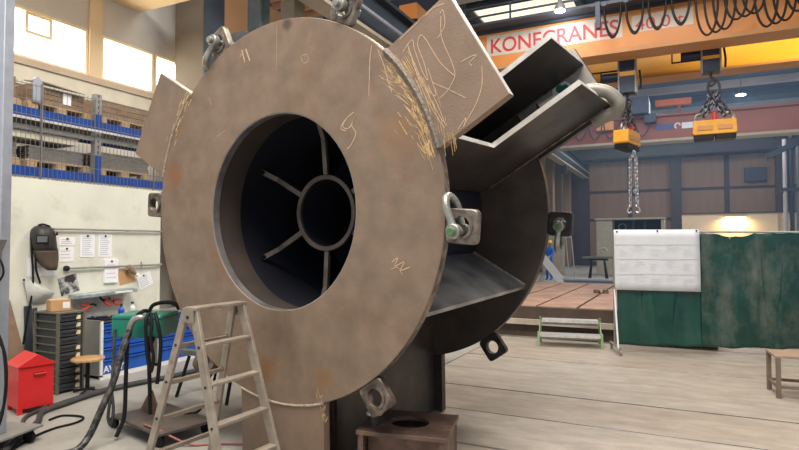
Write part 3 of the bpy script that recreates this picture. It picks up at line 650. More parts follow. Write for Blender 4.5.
def pallet(y0, z, label):
    t = thing('pallet', label, 'pallet', loc=(-7.5, y0 + 0.42, z), group='pallets in the racking')
    for k in range(5): obj('deck_board', B(-0.44 + k * 0.178, -0.44 + k * 0.178 + 0.15, -0.42, 0.42, 0.088, 0.106), WOOD, t)
    for k in (-0.42, -0.06, 0.30): obj('block', B(0.31, 0.45, k, k + 0.12, 0.018, 0.088), WOOD, t)
    for k in (-0.42, -0.06, 0.30): obj('bottom_board', B(-0.45, 0.45, k, k + 0.12, 0, 0.018), WOOD, t)
    return t
PL = {}
for i, (y0, z, lb) in enumerate(((3.2, 2.56, 'wooden pallet at the left of the lower shelf under grey sheets'), (4.12, 2.56, 'wooden pallet in the middle of the lower shelf left of the upright'), (5.06, 2.56, 'wooden pallet on the lower shelf right of the rack upright'),
                                 (3.2, 3.265, 'wooden pallet at the left of the upper shelf under crates'), (4.12, 3.265, 'wooden pallet in the middle of the upper shelf under the tagged crate'), (5.06, 3.265, 'wooden pallet on the upper shelf right of the upright'))):
    pallet(y0 + 0.10, z, lb)
for y0, y1, h, lb in ((3.34, 4.12, 0.20, 'stack of grey metal sheets on the lower left pallet'), (4.25, 4.96, 0.17, 'stack of grey metal sheets on the lower middle pallet'), (5.18, 6.0, 0.22, 'stack of grey sheets on the pallet right of the upright')):
    t = thing('sheet_stack', lb, 'sheets', loc=(-7.5, (y0 + y1) / 2, 2.666), group='stacks of grey sheets')
    for k in range(6): obj('sheet', B(-0.4, 0.42, (y0 - y1) / 2 + 0.01 * (k % 2), (y1 - y0) / 2 - 0.01 * (k % 3), k * h / 6, (k + 0.92) * h / 6), STACK, t)
tr = thing('cream_tray', 'long cream tray lying under the upper shelf of the racking', 'tray', loc=(-7.2, 4.15, 2.90))
obj('bottom', B(-0.25, 0.2, -0.85, 0.68, 0.0, 0.02), CREAMT, tr); obj('rim', B(0.185, 0.2, -0.85, 0.68, 0.02, 0.085), CREAMT, tr)
def crate(y0, y1, z, h, lb, nb, m=CRATE, x0=-7.95, x1=-7.10):
    t = thing('wooden_crate', lb, 'crate', loc=((x0 + x1) / 2, (y0 + y1) / 2, z), group='crates on the upper shelf')
    hx, hy = (x1 - x0) / 2, (y1 - y0) / 2
    for k in range(nb): obj('board', B(hx - 0.02, hx, -hy, hy, k * h / nb + 0.002, (k + 1) * h / nb - 0.004), m, t)
    for s in (-1, 1):
        obj('side_panel', B(-hx, hx - 0.02, s * hy - (0.02 if s > 0 else 0), s * hy + (0.02 if s < 0 else 0), 0, h), m, t)
    obj('back_panel', B(-hx, -hx + 0.02, -hy + 0.02, hy - 0.02, 0, h), m, t); obj('lid', B(-hx, hx, -hy, hy, h, h + 0.015), m, t)
    return t
crate(3.32, 4.1, 3.372, 0.24, 'dark board crate at the left of the upper shelf', 3)
ct = crate(4.25, 4.98, 3.372, 0.20, 'board crate with a white tag on the upper shelf', 3)
tag(obj('tag', B(0.426, 0.432, 0.06, 0.18, 0.05, 0.19), PAPER, ct), 'white paper tag')
crate(5.20, 6.02, 3.372, 0.22, 'board crate on the upper shelf right of the upright', 3)
bk = thing('sheet_bracket', 'bent grey sheet steel trough lying over the tagged crate', 'bracket', loc=(-7.3, 4.62, 3.36))
obj('side_plate', MB().prism([(0.26, -0.36, 0.0), (0.26, -0.25, 0.0), (0.26, -0.25, 0.26), (0.26, -0.31, 0.32), (0.26, -0.36, 0.27)], (0.02, 0, 0)), POSTM, bk)
obj('top_plate', MB().prism([(0.0, -0.31, 0.30), (0.285, -0.25, 0.26), (0.285, 0.30, 0.225), (0.0, 0.28, 0.30)], (0, 0, 0.012)), GREYM, bk)

# ================================================================== WALL-MOUNTED THINGS (left)
WXF = -6.8
def on_wall(name, lb, cat, y0, y1, z0, z1, m, th=0.004, group=None, skew=0, lines=0, ink=INK):
    t = thing(name, lb, cat, loc=(WXF, (y0 + y1) / 2, (z0 + z1) / 2), group=group)
    M = Matrix.Rotation(R(skew), 4, 'X')
    obj('sheet', B(0.001, 0.001 + th, -(y1 - y0) / 2, (y1 - y0) / 2, -(z1 - z0) / 2, (z1 - z0) / 2, M), m, t)
    if lines:
        mb = MB(); h = z1 - z0; wd = y1 - y0
        for k in range(lines):
            zz = h / 2 - h * (k + 1.2) / (lines + 1.4); mb.box(th + 0.001, th + 0.002, -wd * 0.38, wd * (0.15 + 0.22 * random.random()), zz - 0.004, zz + 0.004, M)
        obj('print', mb, ink, t)
    obj('magnet', MB().lathe([(0.012, 0), (0.012, 0.01)], 10, M @ Matrix.Translation((th, 0, (z1 - z0) / 2 - 0.02)) @ Matrix.Rotation(R(90), 4, 'Y')), BLACKP, t)
    return t
G = 'notices on the cream wall'
on_wall('notice', 'small white notice at top left beside the welding helmet', 'paper', 4.47, 4.67, 1.62, 1.72, PAPER, group=G, lines=3)
on_wall('notice', 'white notice just below another one beside the welding helmet', 'paper', 4.47, 4.66, 1.42, 1.60, PAPER, group=G, lines=3)
on_wall('notice', 'left of two printed sheets hung side by side under the upper rail', 'paper', 4.74, 4.94, 1.47, 1.76, PAPER, group=G, lines=10)
on_wall('notice', 'right of two printed sheets hung side by side under the upper rail', 'paper', 4.99, 5.19, 1.47, 1.76, PAPER, group=G, lines=10)
p4 = on_wall('notice', 'white sheet with two dots hung over the lower rail', 'paper', 5.07, 5.27, 1.13, 1.43, PAPER, group=G, lines=4, th=0.03)
on_wall('notice', 'tilted white sheet at the right below the lower rail', 'paper', 5.60, 5.84, 1.03, 1.22, PAPER, group=G, lines=6, skew=20)
on_wall('notice', 'tan cardboard sheet pinned below the lower rail', 'paper', 5.30, 5.55, 1.10, 1.30, CARD, skew=9)
on_wall('notice', 'white sign with a grey bar behind the leather of the welding helmet', 'paper', 4.10, 4.45, 1.26, 1.48, PAPER, group=G, lines=1, ink=INK)
for z, y0, y1, lb in ((1.82, 4.38, 5.98, 'upper thin steel rail fixed along the cream wall'), (1.34, 4.55, 5.98, 'lower steel rail with end knob along the cream wall')):
    t = thing('wall_rail', lb, 'rail', loc=(WXF, (y0 + y1) / 2, z))
    obj('bar', MB().tube([(0.035, -(y1 - y0) / 2, 0), (0.035, (y1 - y0) / 2, 0)], 0.012, 8), GREYM, t)
    for s in (-1, 0.3, 0.95): obj('bracket', B(0, 0.03, s * (y1 - y0) / 2 - 0.012, s * (y1 - y0) / 2 + 0.012, -0.012, 0.012), GREYM, t)
    if z < 1.5:
        obj('end_knob', MB().lathe([(0.03, -0.02), (0.036, 0), (0.03, 0.03)], 12, Matrix.Translation((0.035, -(y1 - y0) / 2, 0)) @ Matrix.Rotation(R(90), 4, 'X')), BLACKP, t)
        obj('clip', MB().tube([(0.05, 0.35, -0.03), (0.06, 0.35, 0.0), (0.05, 0.35, 0.05)], 0.010, 6), GREYM, t)
# hand-shaped clamp of copper on the tan sheet
t = thing('wall_hook', 'brown and white conical nozzle hanging on the tan sheet', 'nozzle', loc=(WXF + 0.02, 5.46, 1.27))
obj('cone', MB().cyl((0.03, -0.06, 0.05), (0.05, 0.05, -0.04), 0.05, 0.022, 14), BROWNP, t); obj('tip', MB().cyl((0.05, 0.05, -0.04), (0.055, 0.085, -0.065), 0.022, 0.026, 14), PAPER, t)
# welding helmet
hm = thing('welding_helmet', 'black welding helmet with scorched leather bib hanging on the cream wall', 'helmet', loc=(WXF + 0.03, 4.27, 1.36), rz=R(-38))
def shell(z_prof, n=24, a0=-110, a1=110):
    vs = []; fs = []
    for i, (z, ry, rx_, dy) in enumerate(z_prof):
        for k in range(n + 1):
            a = R(a0 + (a1 - a0) * k / n); vs.append((rx_ * max(cos(a), -0.1) + 0.02, ry * sin(a) + dy, z))
    for i in range(len(z_prof) - 1):
        for k in range(n):
            q = i * (n + 1) + k; fs.append((q, q + 1, q + n + 2, q + n + 1))
    return MB().add(vs, fs)
o = obj('shell', shell([(0.185, 0.132, 0.150, 0.015), (0.25, 0.135, 0.165, 0.0), (0.33, 0.135, 0.170, -0.01), (0.40, 0.13, 0.165, -0.015), (0.45, 0.115, 0.14, -0.02), (0.485, 0.08, 0.10, -0.02), (0.50, 0.02, 0.04, -0.02)]), MASK, hm, smooth=60)
so_ = o.modifiers.new('thick', 'SOLIDIFY'); so_.thickness = 0.006
o = obj('leather_bib', shell([(-0.03, 0.05, 0.12, 0.085), (0.02, 0.085, 0.135, 0.06), (0.10, 0.115, 0.145, 0.035), (0.18, 0.130, 0.150, 0.016), (0.20, 0.134, 0.156, 0.012)]), LEATH, hm, smooth=60)
so_ = o.modifiers.new('thick', 'SOLIDIFY'); so_.thickness = 0.006
obj('visor_frame', B(0.175, 0.200, -0.065, 0.065, 0.285, 0.385), BLACKP, hm, bev=0.008); obj('visor_glass', B(0.199, 0.203, -0.05, 0.05, 0.30, 0.368), mat('visor_glass', (0.12, 0.13, 0.13), 0.1, 0, 0.1), hm)
for y in (-0.135, 0.12): obj('knob', MB().lathe([(0.02, 0), (0.022, 0.012), (0.016, 0.022)], 10, Matrix.Translation((0.03, y + (0.0 if y < 0 else 0.0), 0.40)) @ Matrix.Rotation(R(90 if y < 0 else -90), 4, 'X')), BLACKP, hm)
hb = MB(); hb.tube(smooth_path([(0.02, -0.08, 0.46), (0.05, -0.05, 0.50), (0.09, 0.0, 0.508), (0.06, 0.06, 0.485)]), 0.010, 8)
obj('headband', hb, BLACK, hm)
t = thing('air_hose', 'thin dark hose hanging from the helmet down the cream wall', 'hose', loc=(WXF, 4.1, 0.6))
obj('tube', MB().tube(smooth_path([(0.10, 0.08, 1.25), (0.06, 0.02, 1.16), (0.05, 0.01, 1.0), (0.05, 0.03, 0.75), (0.05, 0.03, 0.5), (0.05, -0.02, 0.20), (0.05, -0.06, -0.10)]), 0.011, 8), BLACK, t)
obj('tube', MB().tube(smooth_path([(0.07, 0.05, 0.92), (0.06, 0.06, 0.75), (0.05, 0.12, 0.58)]), 0.012, 8), BLACK, t)
# printed cloth/photo piece, plastic bag
t = thing('patterned_card', 'small black and white patterned card on the cream wall', 'card', loc=(WXF, 4.6, 1.14)); M_ = Matrix.Rotation(R(14), 4, 'X')
obj('sheet', B(0.001, 0.006, -0.12, 0.12, -0.11, 0.11, M_), mat('black_white_pattern', (0.30, 0.31, 0.31), 0.6, 0, 0.9, 14, 0, (0.03, 0.03, 0.03), 0.5, 0.03, 9), t)
t = thing('plastic_bag', 'clear plastic bag pinned to the cream wall beside the cardboard box', 'bag', loc=(WXF, 4.17, 1.08))
vs = []; fs = []
for i in range(7):
    for k in range(7):
        a = i / 6; b = k / 6
        vs.append((0.02 + 0.09 * sin(pi * a) * sin(pi * b) + 0.014 * random.random(), -0.13 + 0.34 * b * (0.30 + 0.7 * (1 - abs(a - 0.5))) + 0.06 * a, 0.15 - 0.28 * a + (0.03 - 0.10 * b) * (1 - a)))
for i in range(6):
    for k in range(6): fs.append((i * 7 + k, i * 7 + k + 1, (i + 1) * 7 + k + 1, (i + 1) * 7 + k))
o = obj('film', MB().add(vs, fs), FILM, t, smooth=60)
obj('pin', MB().lathe([(0.012, 0), (0.012, 0.012)], 8, Matrix.Translation((0.03, -0.13, 0.15)) @ Matrix.Rotation(R(90), 4, 'Y')), BLACKP, t)
# tool rail with clamps
t = thing('tool_rail', 'bluish steel tool rail mounted over the red handled pliers', 'tool rail', loc=(WXF, 5.0, 1.0))
obj('rail', B(0.02, 0.20, -0.42, 0.44, -0.02, 0.03, Matrix.Rotation(R(2), 4, 'X')), STEELS, t, bev=0.006); obj('label', B(0.201, 0.204, 0.10, 0.36, 0.0, 0.025), PAPER, t)
obj('back_plate', B(0.0, 0.02, -0.35, 0.35, -0.22, -0.02), FILM, t)
for i, (yy, zz, tilt, lb) in enumerate(((4.80, 0.88, -75, 'left pliers with red handles under the tool rail'), (5.00, 0.91, 70, 'middle clamp with red grips under the tool rail'), (5.14, 0.89, 80, 'right clamp with red grips under the tool rail'))):
    t = thing('clamp', lb, 'clamp', loc=(WXF + 0.12, yy, zz), group='clamps under the tool rail')
    M_ = Matrix.Rotation(R(tilt), 4, 'X')
    for s in (-1, 1): obj('grip', MB().tube([M_ @ V((0.0, s * 0.016, 0.0)), M_ @ V((0, s * 0.032, -0.06)), M_ @ V((0, s * 0.03, -0.11))], 0.015, 8), REDP, t)
    obj('jaw', MB().tube([M_ @ V((0, 0, 0)), M_ @ V((0, 0.012, 0.05)), M_ @ V((0, 0.04, 0.08))], 0.014, 8), BLACKP, t)

# ================================================================== CABINETS
dc = thing('drawer_unit', 'narrow olive grey unit of slate drawers with cream labels', 'drawer unit', loc=(-6.33, 4.18, 0))
for x in (-0.2, 0.2):
    for y in (-0.145, 0.145): obj('post', B(x - 0.016, x + 0.016, y - 0.012, y + 0.012, 0, 0.87), OLIVE, dc)
obj('top', B(-0.22, 0.22, -0.157, 0.157, 0.87, 0.885), OLIVE, dc); obj('back', B(-0.22, -0.216, -0.14, 0.14, 0.02, 0.87), OLIVE, dc)
for k in range(10):
    z = 0.03 + k * 0.084
    d = obj('drawer', B(-0.19, 0.212, -0.128, 0.128, z, z + 0.070), DRAWG, dc, bev=0.004)
    obj('runner', B(-0.2, 0.2, -0.15, -0.134, z - 0.008, z + 0.004), OLIVE, dc); obj('runner', B(-0.2, 0.2, 0.134, 0.15, z - 0.008, z + 0.004), OLIVE, dc)
    obj('lip', B(0.212, 0.226, -0.11, 0.06, z + 0.045, z + 0.055), DRAWG, d)
    if k != 6: obj('label', B(0.2125, 0.216, 0.055, 0.105, z + 0.012, z + 0.055), CREAML, d)
cb = thing('cardboard_box', 'brown cardboard box on top of the slate drawer unit', 'box', loc=(-6.38, 4.20, 0.886), rz=R(-20))
obj('carton', B(-0.1, 0.1, -0.1, 0.1, 0, 0.125), CARD, cb, bev=0.003); obj('tape', B(-0.02, 0.02, -0.101, 0.101, 0.125, 0.127), CREAML, cb); obj('label', B(0.1, 0.102, 0.02, 0.09, 0.03, 0.1), PAPER, cb)
def blue_cab(y0, y1, lb, text=None):
    t = thing('drawer_cabinet', lb, 'cabinet', loc=(-6.55, (y0 + y1) / 2, 0), group='blue drawer cabinets'); h = 0.68; hy = (y1 - y0) / 2
    obj('side', B(-0.22, 0.2, -hy, -hy + 0.03, 0.04, h), GREYM, t); obj('side', B(-0.22, 0.2, hy - 0.03, hy, 0.04, h), GREYM, t)
    obj('top', B(-0.22, 0.21, -hy, hy, h, h + 0.025), GREYM, t); obj('back', B(-0.22, -0.2, -hy + 0.03, hy - 0.03, 0.04, h), GREYM, t)
    f = MB(); f.box(0.2, 0.222, -hy, -hy + 0.035, 0.03, h + 0.02); f.box(0.2, 0.222, hy - 0.035, hy, 0.03, h + 0.02); f.box(0.2, 0.222, -hy, hy, 0.0, 0.05)
    tag(obj('front_frame', f, WHITEP, t), 'white front frame')
    hs = [0.18, 0.13, 0.11, 0.10, 0.08]; z = 0.055
    for k, hh in enumerate(hs):
        d = obj('drawer', B(-0.18, 0.212, -hy + 0.04, hy - 0.04, z, z + hh - 0.010), BLUED, t, bev=0.003)
        obj('handle', MB().prism([(0.212, -hy + 0.05, z + hh - 0.034), (0.232, -hy + 0.05, z + hh - 0.020), (0.212, -hy + 0.05, z + hh - 0.012)], (0, 2 * hy - 0.10, 0)), BLUED, d)
        z += hh + 0.004
    return t
ca = blue_cab(4.70, 5.44, 'blue drawer cabinet with a white frame beside the round stool')
lettering('AVAY', 0.11, WHITEP, ca, Matrix.Translation((0.214, -0.32, 0.075)) @ Matrix.Rotation(R(90), 4, 'Z') @ Matrix.Rotation(R(90), 4, 'X'), weight=0.003)
cb2 = blue_cab(5.56, 6.38, 'blue drawer cabinet with a white frame behind the step ladder')
t = thing('tool_clutter', 'dark tray of small tools on the left blue cabinet', 'tray', loc=(-6.5, 4.86, 0.706))
obj('tray', B(-0.15, 0.18, -0.12, 0.14, 0, 0.02), BLACKP, t)
for k in range(4): obj('tool', MB().tube([(-0.1 + 0.03 * k, -0.1, 0.03), (0.12 - 0.02 * k, 0.1 - 0.03 * k, 0.035)], 0.011, 6), (BLUED, BLACKP, GREYM, NAVY)[k], t)
for x, y, lb in ((-6.42, 5.05, 'small blue topped bottle on the left blue cabinet'), (-6.5, 5.28, 'white capped bottle on the left blue cabinet behind the green box')):
    t = thing('bottle', lb, 'bottle', loc=(x, y, 0.706)); obj('body', MB().lathe([(0.035, 0), (0.037, 0.01), (0.037, 0.10), (0.015, 0.13), (0.014, 0.15)], 14), BLUED if y < 5.1 else WHITEP, t); obj('cap', MB().lathe([(0.018, 0.15), (0.018, 0.175)], 10), NAVY, t)
# --- round stool
stl = thing('round_stool', 'round stool with a wooden seat beside the slate drawer unit', 'stool', loc=(-5.93, 4.25, 0))
obj('seat', MB().lathe([(0.155, 0.355), (0.17, 0.36), (0.17, 0.378), (0.16, 0.385)], 32), STOOLW, stl, smooth=40); obj('post', MB().cyl((0, 0, 0.03), (0, 0, 0.355), 0.022), BLACKP, stl)
for k in range(4): a = k * pi / 2 + 0.5; obj('foot', MB().tube([(0, 0, 0.045), (0.15 * cos(a), 0.15 * sin(a), 0.014)], 0.013, 8), BLACKP, stl)
# --- red bin with gable lid
rbin = thing('red_bin', 'bright red steel bin with a gabled lid and front handle', 'bin', loc=(-5.84, 3.575, 0), rz=R(-13.6))
Mr = None
obj('body', B(-0.17, 0.15, -0.155, 0.155, 0.05, 0.45), RED, rbin, bev=0.004)
for y in (-0.155, 0.115):
    for x in (-0.17, 0.11): obj('foot', B(x, x + 0.04, y, y + 0.04, 0, 0.05), RED, rbin)
obj('lid', MB().prism([(0.165, -0.17, 0.45), (0.165, 0.17, 0.45), (0.165, 0.17, 0.458), (0.165, 0.0, 0.565), (0.165, -0.17, 0.458)], (-0.35, 0, 0)), RED, rbin, bev=0.003)
obj('handle', MB().tube([(0.15, -0.02, 0.385), (0.175, -0.02, 0.375), (0.175, 0.075, 0.375), (0.15, 0.075, 0.385)], 0.007, 6), RED, rbin); obj('handle_recess', B(0.1501, 0.152, -0.03, 0.085, 0.345, 0.395), mat('dark_red', (0.36, 0.015, 0.015), 0.5), rbin)
# --- leaning boards by the left wall
t = thing('leaning_board', 'brown board leaning against the cream wall behind the red bin', 'board', loc=(-6.62, 3.98, 0)); M_ = Matrix.Rotation(R(10), 4, 'X') @ Matrix.Rotation(R(-9), 4, 'Y')
obj('plank', B(-0.02, 0.02, -0.09, 0.09, 0.0, 1.02, M_), BROWNP, t)
for i, (y, h, lb) in enumerate(((4.22, 0.93, 'wide dark steel flat leaning behind the drawer unit'), (4.30, 0.90, 'narrow dark steel bar leaning beside the drawer unit'))):
    t = thing('steel_bar', lb, 'steel bar', loc=(-6.70, y - 0.12, 0), group='steel bars by the wall'); obj('bar', B(-0.012, 0.012, -0.04 + i * 0.02, 0.04 - i * 0.02, 0, h, Matrix.Rotation(R(-5), 4, 'Y')), COLD, t)

# ================================================================== WELDING FEEDER CART with green box
cart = thing('feeder_cart', 'green wire feeder box on a black pole over a wheeled steel base', 'welding cart', loc=(-4.12, 3.66, 0))
ca_ = R(-14)
Mc = Matrix.Rotation(ca_, 4, 'Z')
obj('base_plate', B(-0.40, 0.42, -0.25, 0.26, 0.105, 0.13, Mc), CARTM, cart, bev=0.004)
for x, y in ((-0.44, -0.22), (0.34, -0.2), (-0.40, 0.2), (0.34, 0.22)):
    p = Mc @ V((x, y, 0)); cs = obj('caster', MB().tube([p + V((0, 0, 0.105)), p + V((0, 0, 0.06))], 0.02, 8), BLACKP, cart)
    obj('wheel', MB().lathe([(0.03, -0.017), (0.05, -0.015), (0.052, 0), (0.05, 0.015), (0.03, 0.017)], 18, Matrix.Translation(p + V((0.01, 0, 0.052))) @ Matrix.Rotation(R(90), 4, 'X')), BLACK, cs)
obj('pole', MB().tube([(-0.16, 0.02, 0.13), (-0.20, 0.02, 0.80)], 0.018, 10), BLACKP, cart)
for s in (1, -1): obj('gusset', MB().prism([(-0.16 + s * 0.012, 0.02, 0.34), (-0.16 + s * 0.19, 0.02 - 0.05 * s, 0.13), (-0.16 + s * 0.012, 0.02, 0.13)], (0, 0.012, 0)), BOXS, cart)
Mg = Matrix.Translation((-0.27, 0.03, 0.82)) @ Matrix.Rotation(R(24), 4, 'Z')
gb = obj('feeder_box', B(-0.20, 0.24, -0.19, 0.19, 0, 0.20, Mg), GREENB, cart, bev=0.015)
obj('lid_line', B(-0.202, 0.242, -0.192, 0.192, 0.165, 0.170, Mg), BLACKP, gb)
obj('top_handle', MB().tube(smooth_path([Mg @ V((0.0, 0.10, 0.20)), Mg @ V((0.04, 0.10, 0.26)), Mg @ V((0.15, 0.10, 0.285)), Mg @ V((0.24, 0.10, 0.27)), Mg @ V((0.28, 0.10, 0.22))]), 0.018, 8), BLACK, gb)
obj('socket', MB().cyl(Mg @ V((0.16, -0.19, 0.0)), Mg @ V((0.16, -0.22, -0.02)), 0.035, n=12), BLACK, gb)
obj('elbow', MB().tube(smooth_path([V(q) - V((-4.12, 3.66, 0)) for q in (cpt(149, 5.06, 0.95), cpt(146, 5.0, 1.0), cpt(140, 4.97, 1.015), cpt(134, 4.97, 0.98), cpt(131, 4.97, 0.91))]), 0.027, 12), GALV, gb)
# thick braided hose from the elbow to the floor at the lower left
t = thing('welding_hose', 'thick braided grey hose running from the green box down to the floor', 'hose', loc=VC(-2.4, 4.3))
def rel(pts, o): return [V(p) - V(o) for p in pts]
hp = [cpt(131, 4.97, 0.905), cpt(127.5, 4.93, 0.82), cpt(123, 4.88, 0.72), cpt(116, 4.80, 0.52), cpt(103, 4.70, 0.29), cpt(92, 4.62, 0.12), cpt(79, 4.52, 0.045), cpt(55, 4.42, 0.04)]
obj('hose', MB().tube(smooth_path(rel(hp, t.location)), 0.028, 12), HOSE, t, smooth=60)
cl_ = MB()
for i in range(7):
    q = smooth_path(hp, 6)[5 + i * 5]; cl_.lathe([(0.046, -0.01), (0.046, 0.01)], 12, Matrix.Translation(q - V(t.location)))
t = thing('control_cable', 'black control cable dropping from the green box to the caster', 'cable', loc=VC(-2.4, 4.7))
hp = [cpt(150, 5.1, 1.05), cpt(143, 4.98, 1.06), cpt(132, 4.98, 0.96), cpt(129, 4.96, 0.8), cpt(128, 4.95, 0.5), cpt(127, 4.93, 0.2), cpt(122, 4.9, 0.08), cpt(119, 4.88, 0.03)]
obj('cable', MB().tube(smooth_path(rel(hp, t.location)), 0.017, 10), BLACK, t, smooth=60)
t = thing('hanging_strap', 'black rubber strap loop hanging over the front of the green box', 'strap', loc=VC(-2.2, 4.9))
hp = [cpt(150, 5.0, 1.045), cpt(147, 4.95, 0.98), cpt(148, 4.95, 0.78), cpt(150, 4.95, 0.64), cpt(153, 4.95, 0.56), cpt(155, 4.95, 0.68), cpt(152, 4.95, 0.82), cpt(153, 4.97, 0.95), cpt(152, 5.0, 1.045)]
obj('strap', MB().tube(smooth_path(rel(hp, t.location)), 0.015, 8), BLACK, t, smooth=60)
hp = [cpt(156, 5.0, 1.045), cpt(159, 4.96, 0.96), cpt(162, 4.96, 0.8), cpt(161, 4.96, 0.62), cpt(159, 4.98, 0.45)]
obj('strap', MB().tube(smooth_path(rel(hp, t.location)), 0.017, 8), BLACK, t, smooth=60)
t = thing('lashing_strap', 'thin dark strap hanging beside the caster of the feeder cart', 'strap', loc=VC(-2.4, 4.8))
hp = [cpt(116, 5.05, 0.90), cpt(115, 5.0, 0.6), cpt(114, 4.95, 0.4), cpt(112, 4.92, 0.28), cpt(111, 4.92, 0.17), cpt(114, 4.92, 0.12), cpt(116, 4.92, 0.25), cpt(114, 4.95, 0.4)]
obj('strap', MB().tube(smooth_path(rel(hp, t.location)), 0.013, 8), FHOSE, t, smooth=60)
def floor_hose(lb, pts, r, m=FHOSE, name='floor_hose'):
    o_ = V(pts[len(pts) // 2]); o_.z = 0
    t = thing(name, lb, 'hose', loc=o_, group='hoses on the concrete floor')
    obj('hose', MB().tube(smooth_path(rel(pts, o_)), r, 10), m, t, smooth=60)
    return t
floor_hose('thick grey hose running along the floor past the blue cabinets', [V((-4.75, 2.70, .03)), V((-5.0, 2.98, .03)), V((-5.28, 3.30, .03)), V((-5.55, 3.52, .03)), V((-5.64, 3.84, .03)), V((-5.72, 4.22, .03)), V((-5.70, 4.62, .03)), V((-5.62, 5.12, .03)), V((-5.58, 5.75, .03))], 0.026)
floor_hose('second grey hose lying beside the thick one on the floor', [V((-4.82, 2.62, .02)), V((-5.10, 2.92, .02)), V((-5.36, 3.20, .02)), V((-5.60, 3.42, .02)), V((-5.74, 3.86, .02)), V((-5.82, 4.28, .02)), V((-5.80, 4.66, .02)), V((-5.70, 5.16, .02)), V((-5.66, 5.8, .02))], 0.018)
floor_hose('thin black cable making a wide loop on the floor before the red bin', [V((-5.30, 3.42, .012)), V((-5.32, 3.56, .012)), V((-5.15, 3.62, .012)), V((-5.05, 3.58, .012)), V((-5.0, 3.46, .012)), V((-5.02, 3.28, .012)), V((-4.95, 3.05, .012)), V((-4.8, 2.8, .012))], 0.010, BLACK)
floor_hose('thin reddish cable looping under the step ladder', [V((-4.05, 3.42, .14)), V((-3.85, 3.38, .14)), V((-3.62, 3.50, .02)), V((-3.45, 3.62, .012)), V((-3.2, 3.75, .012)), V((-3.05, 3.95, .012))], 0.009, mat('red_cable', (0.30, 0.10, 0.08), 0.5))
floor_hose('black cable rising from the floor behind the ladder to the cart', [V((-3.9, 4.1, 0.55)), V((-3.88, 4.02, 0.35)), V((-3.92, 3.9, 0.15)), V((-4.0, 3.8, 0.14))], 0.012, BLACK)
# stand of dark iron behind the ladder
t = thing('iron_trestle', 'dark iron trestle standing behind the step ladder', 'trestle', loc=(-4.55, 4.75, 0))
for a in ((-0.35, -0.06), (-0.35, 0.06), (0.35, -0.06), (0.35, 0.06)): obj('leg', MB().tube([(a[0], a[1] * 3.4, 0), (a[0] * 0.9, a[1], 0.42)], 0.018, 8), BLACKP, t)
obj('top_bar', B(-0.5, 0.5, -0.05, 0.05, 0.42, 0.47), COLG, t)
# --- dolly with a post and welding torch box at the far left
do = thing('welding_dolly', 'flat grey steel dolly on casters at the lower left corner', 'dolly', loc=VC(-3.33, 4.70), rz=R(14))
obj('deck', B(-0.42, 0.30, -0.28, 0.26, 0.115, 0.135), GREYM, do, bev=0.004)
for x, y in ((0.24, 0.18), (0.22, -0.22), (-0.34, 0.18), (-0.34, -0.22)):
    cs = obj('caster', B(x - 0.02, x + 0.02, y - 0.02, y + 0.02, 0.06, 0.115), BLACKP, do)
    obj('wheel', MB().lathe([(0.03, -0.016), (0.05, -0.014), (0.052, 0), (0.05, 0.014), (0.03, 0.016)], 16, Matrix.Translation((x, y, 0.052)) @ Matrix.Rotation(R(90), 4, 'X')), BLACK, cs)
ps = thing('steel_mast', 'tall blue grey square steel mast at the left edge', 'mast', loc=cpt(-2, 4.62, 0.136), rz=YAW)
obj('tube', B(-0.075, 0.062, -0.06, 0.06, 0, 3.9), POSTM, ps, bev=0.006); obj('flat', B(-0.10, -0.02, -0.07, -0.061, 0.0, 3.9), TAN, ps)
tb = thing('torch_holder', 'grey sheet metal torch holder box mounted on the blue grey mast', 'holder', loc=cpt(-2, 4.5, 1.22), rz=YAW)
obj('box', MB().prism([(-0.10, -0.03, 0.10), (0.045, -0.03, 0.10), (0.06, -0.03, 0.36), (0.10, -0.03, 0.46), (-0.10, -0.03, 0.46)], (0, -0.16, 0)), GREYM, tb, bev=0.006)
obj('rim', MB().tube([(-0.1, -0.2, 0.46), (0.105, -0.2, 0.46), (0.062, -0.2, 0.34), (0.045, -0.2, 0.1)], 0.010, 6), COLG, tb)
obj('hook', MB().tube(smooth_path([(0.07, -0.12, 0.34), (0.115, -0.12, 0.28), (0.13, -0.12, 0.2), (0.09, -0.12, 0.13), (0.02, -0.12, 0.06)]), 0.008, 8), BLACK, tb)
t = thing('cable_coil', 'coil of black welding cable hanging at the left edge before the red bin', 'cable', loc=cpt(7, 4.30, 0.42))
for k in range(5):
    cc = []
    for i in range(28):
        a = 2 * pi * i / 28; p = RT * ((0.055 + 0.012 * k) * cos(a) - 0.035) + V((0, 0, (0.26 + 0.03 * k) * sin(a) + 0.22)) + FW * (-0.02 * k); cc.append(p)
    obj('loop', MB().tube(cc, 0.010, 8, closed=True), FHOSE if k % 2 else BLACK, t, smooth=60)

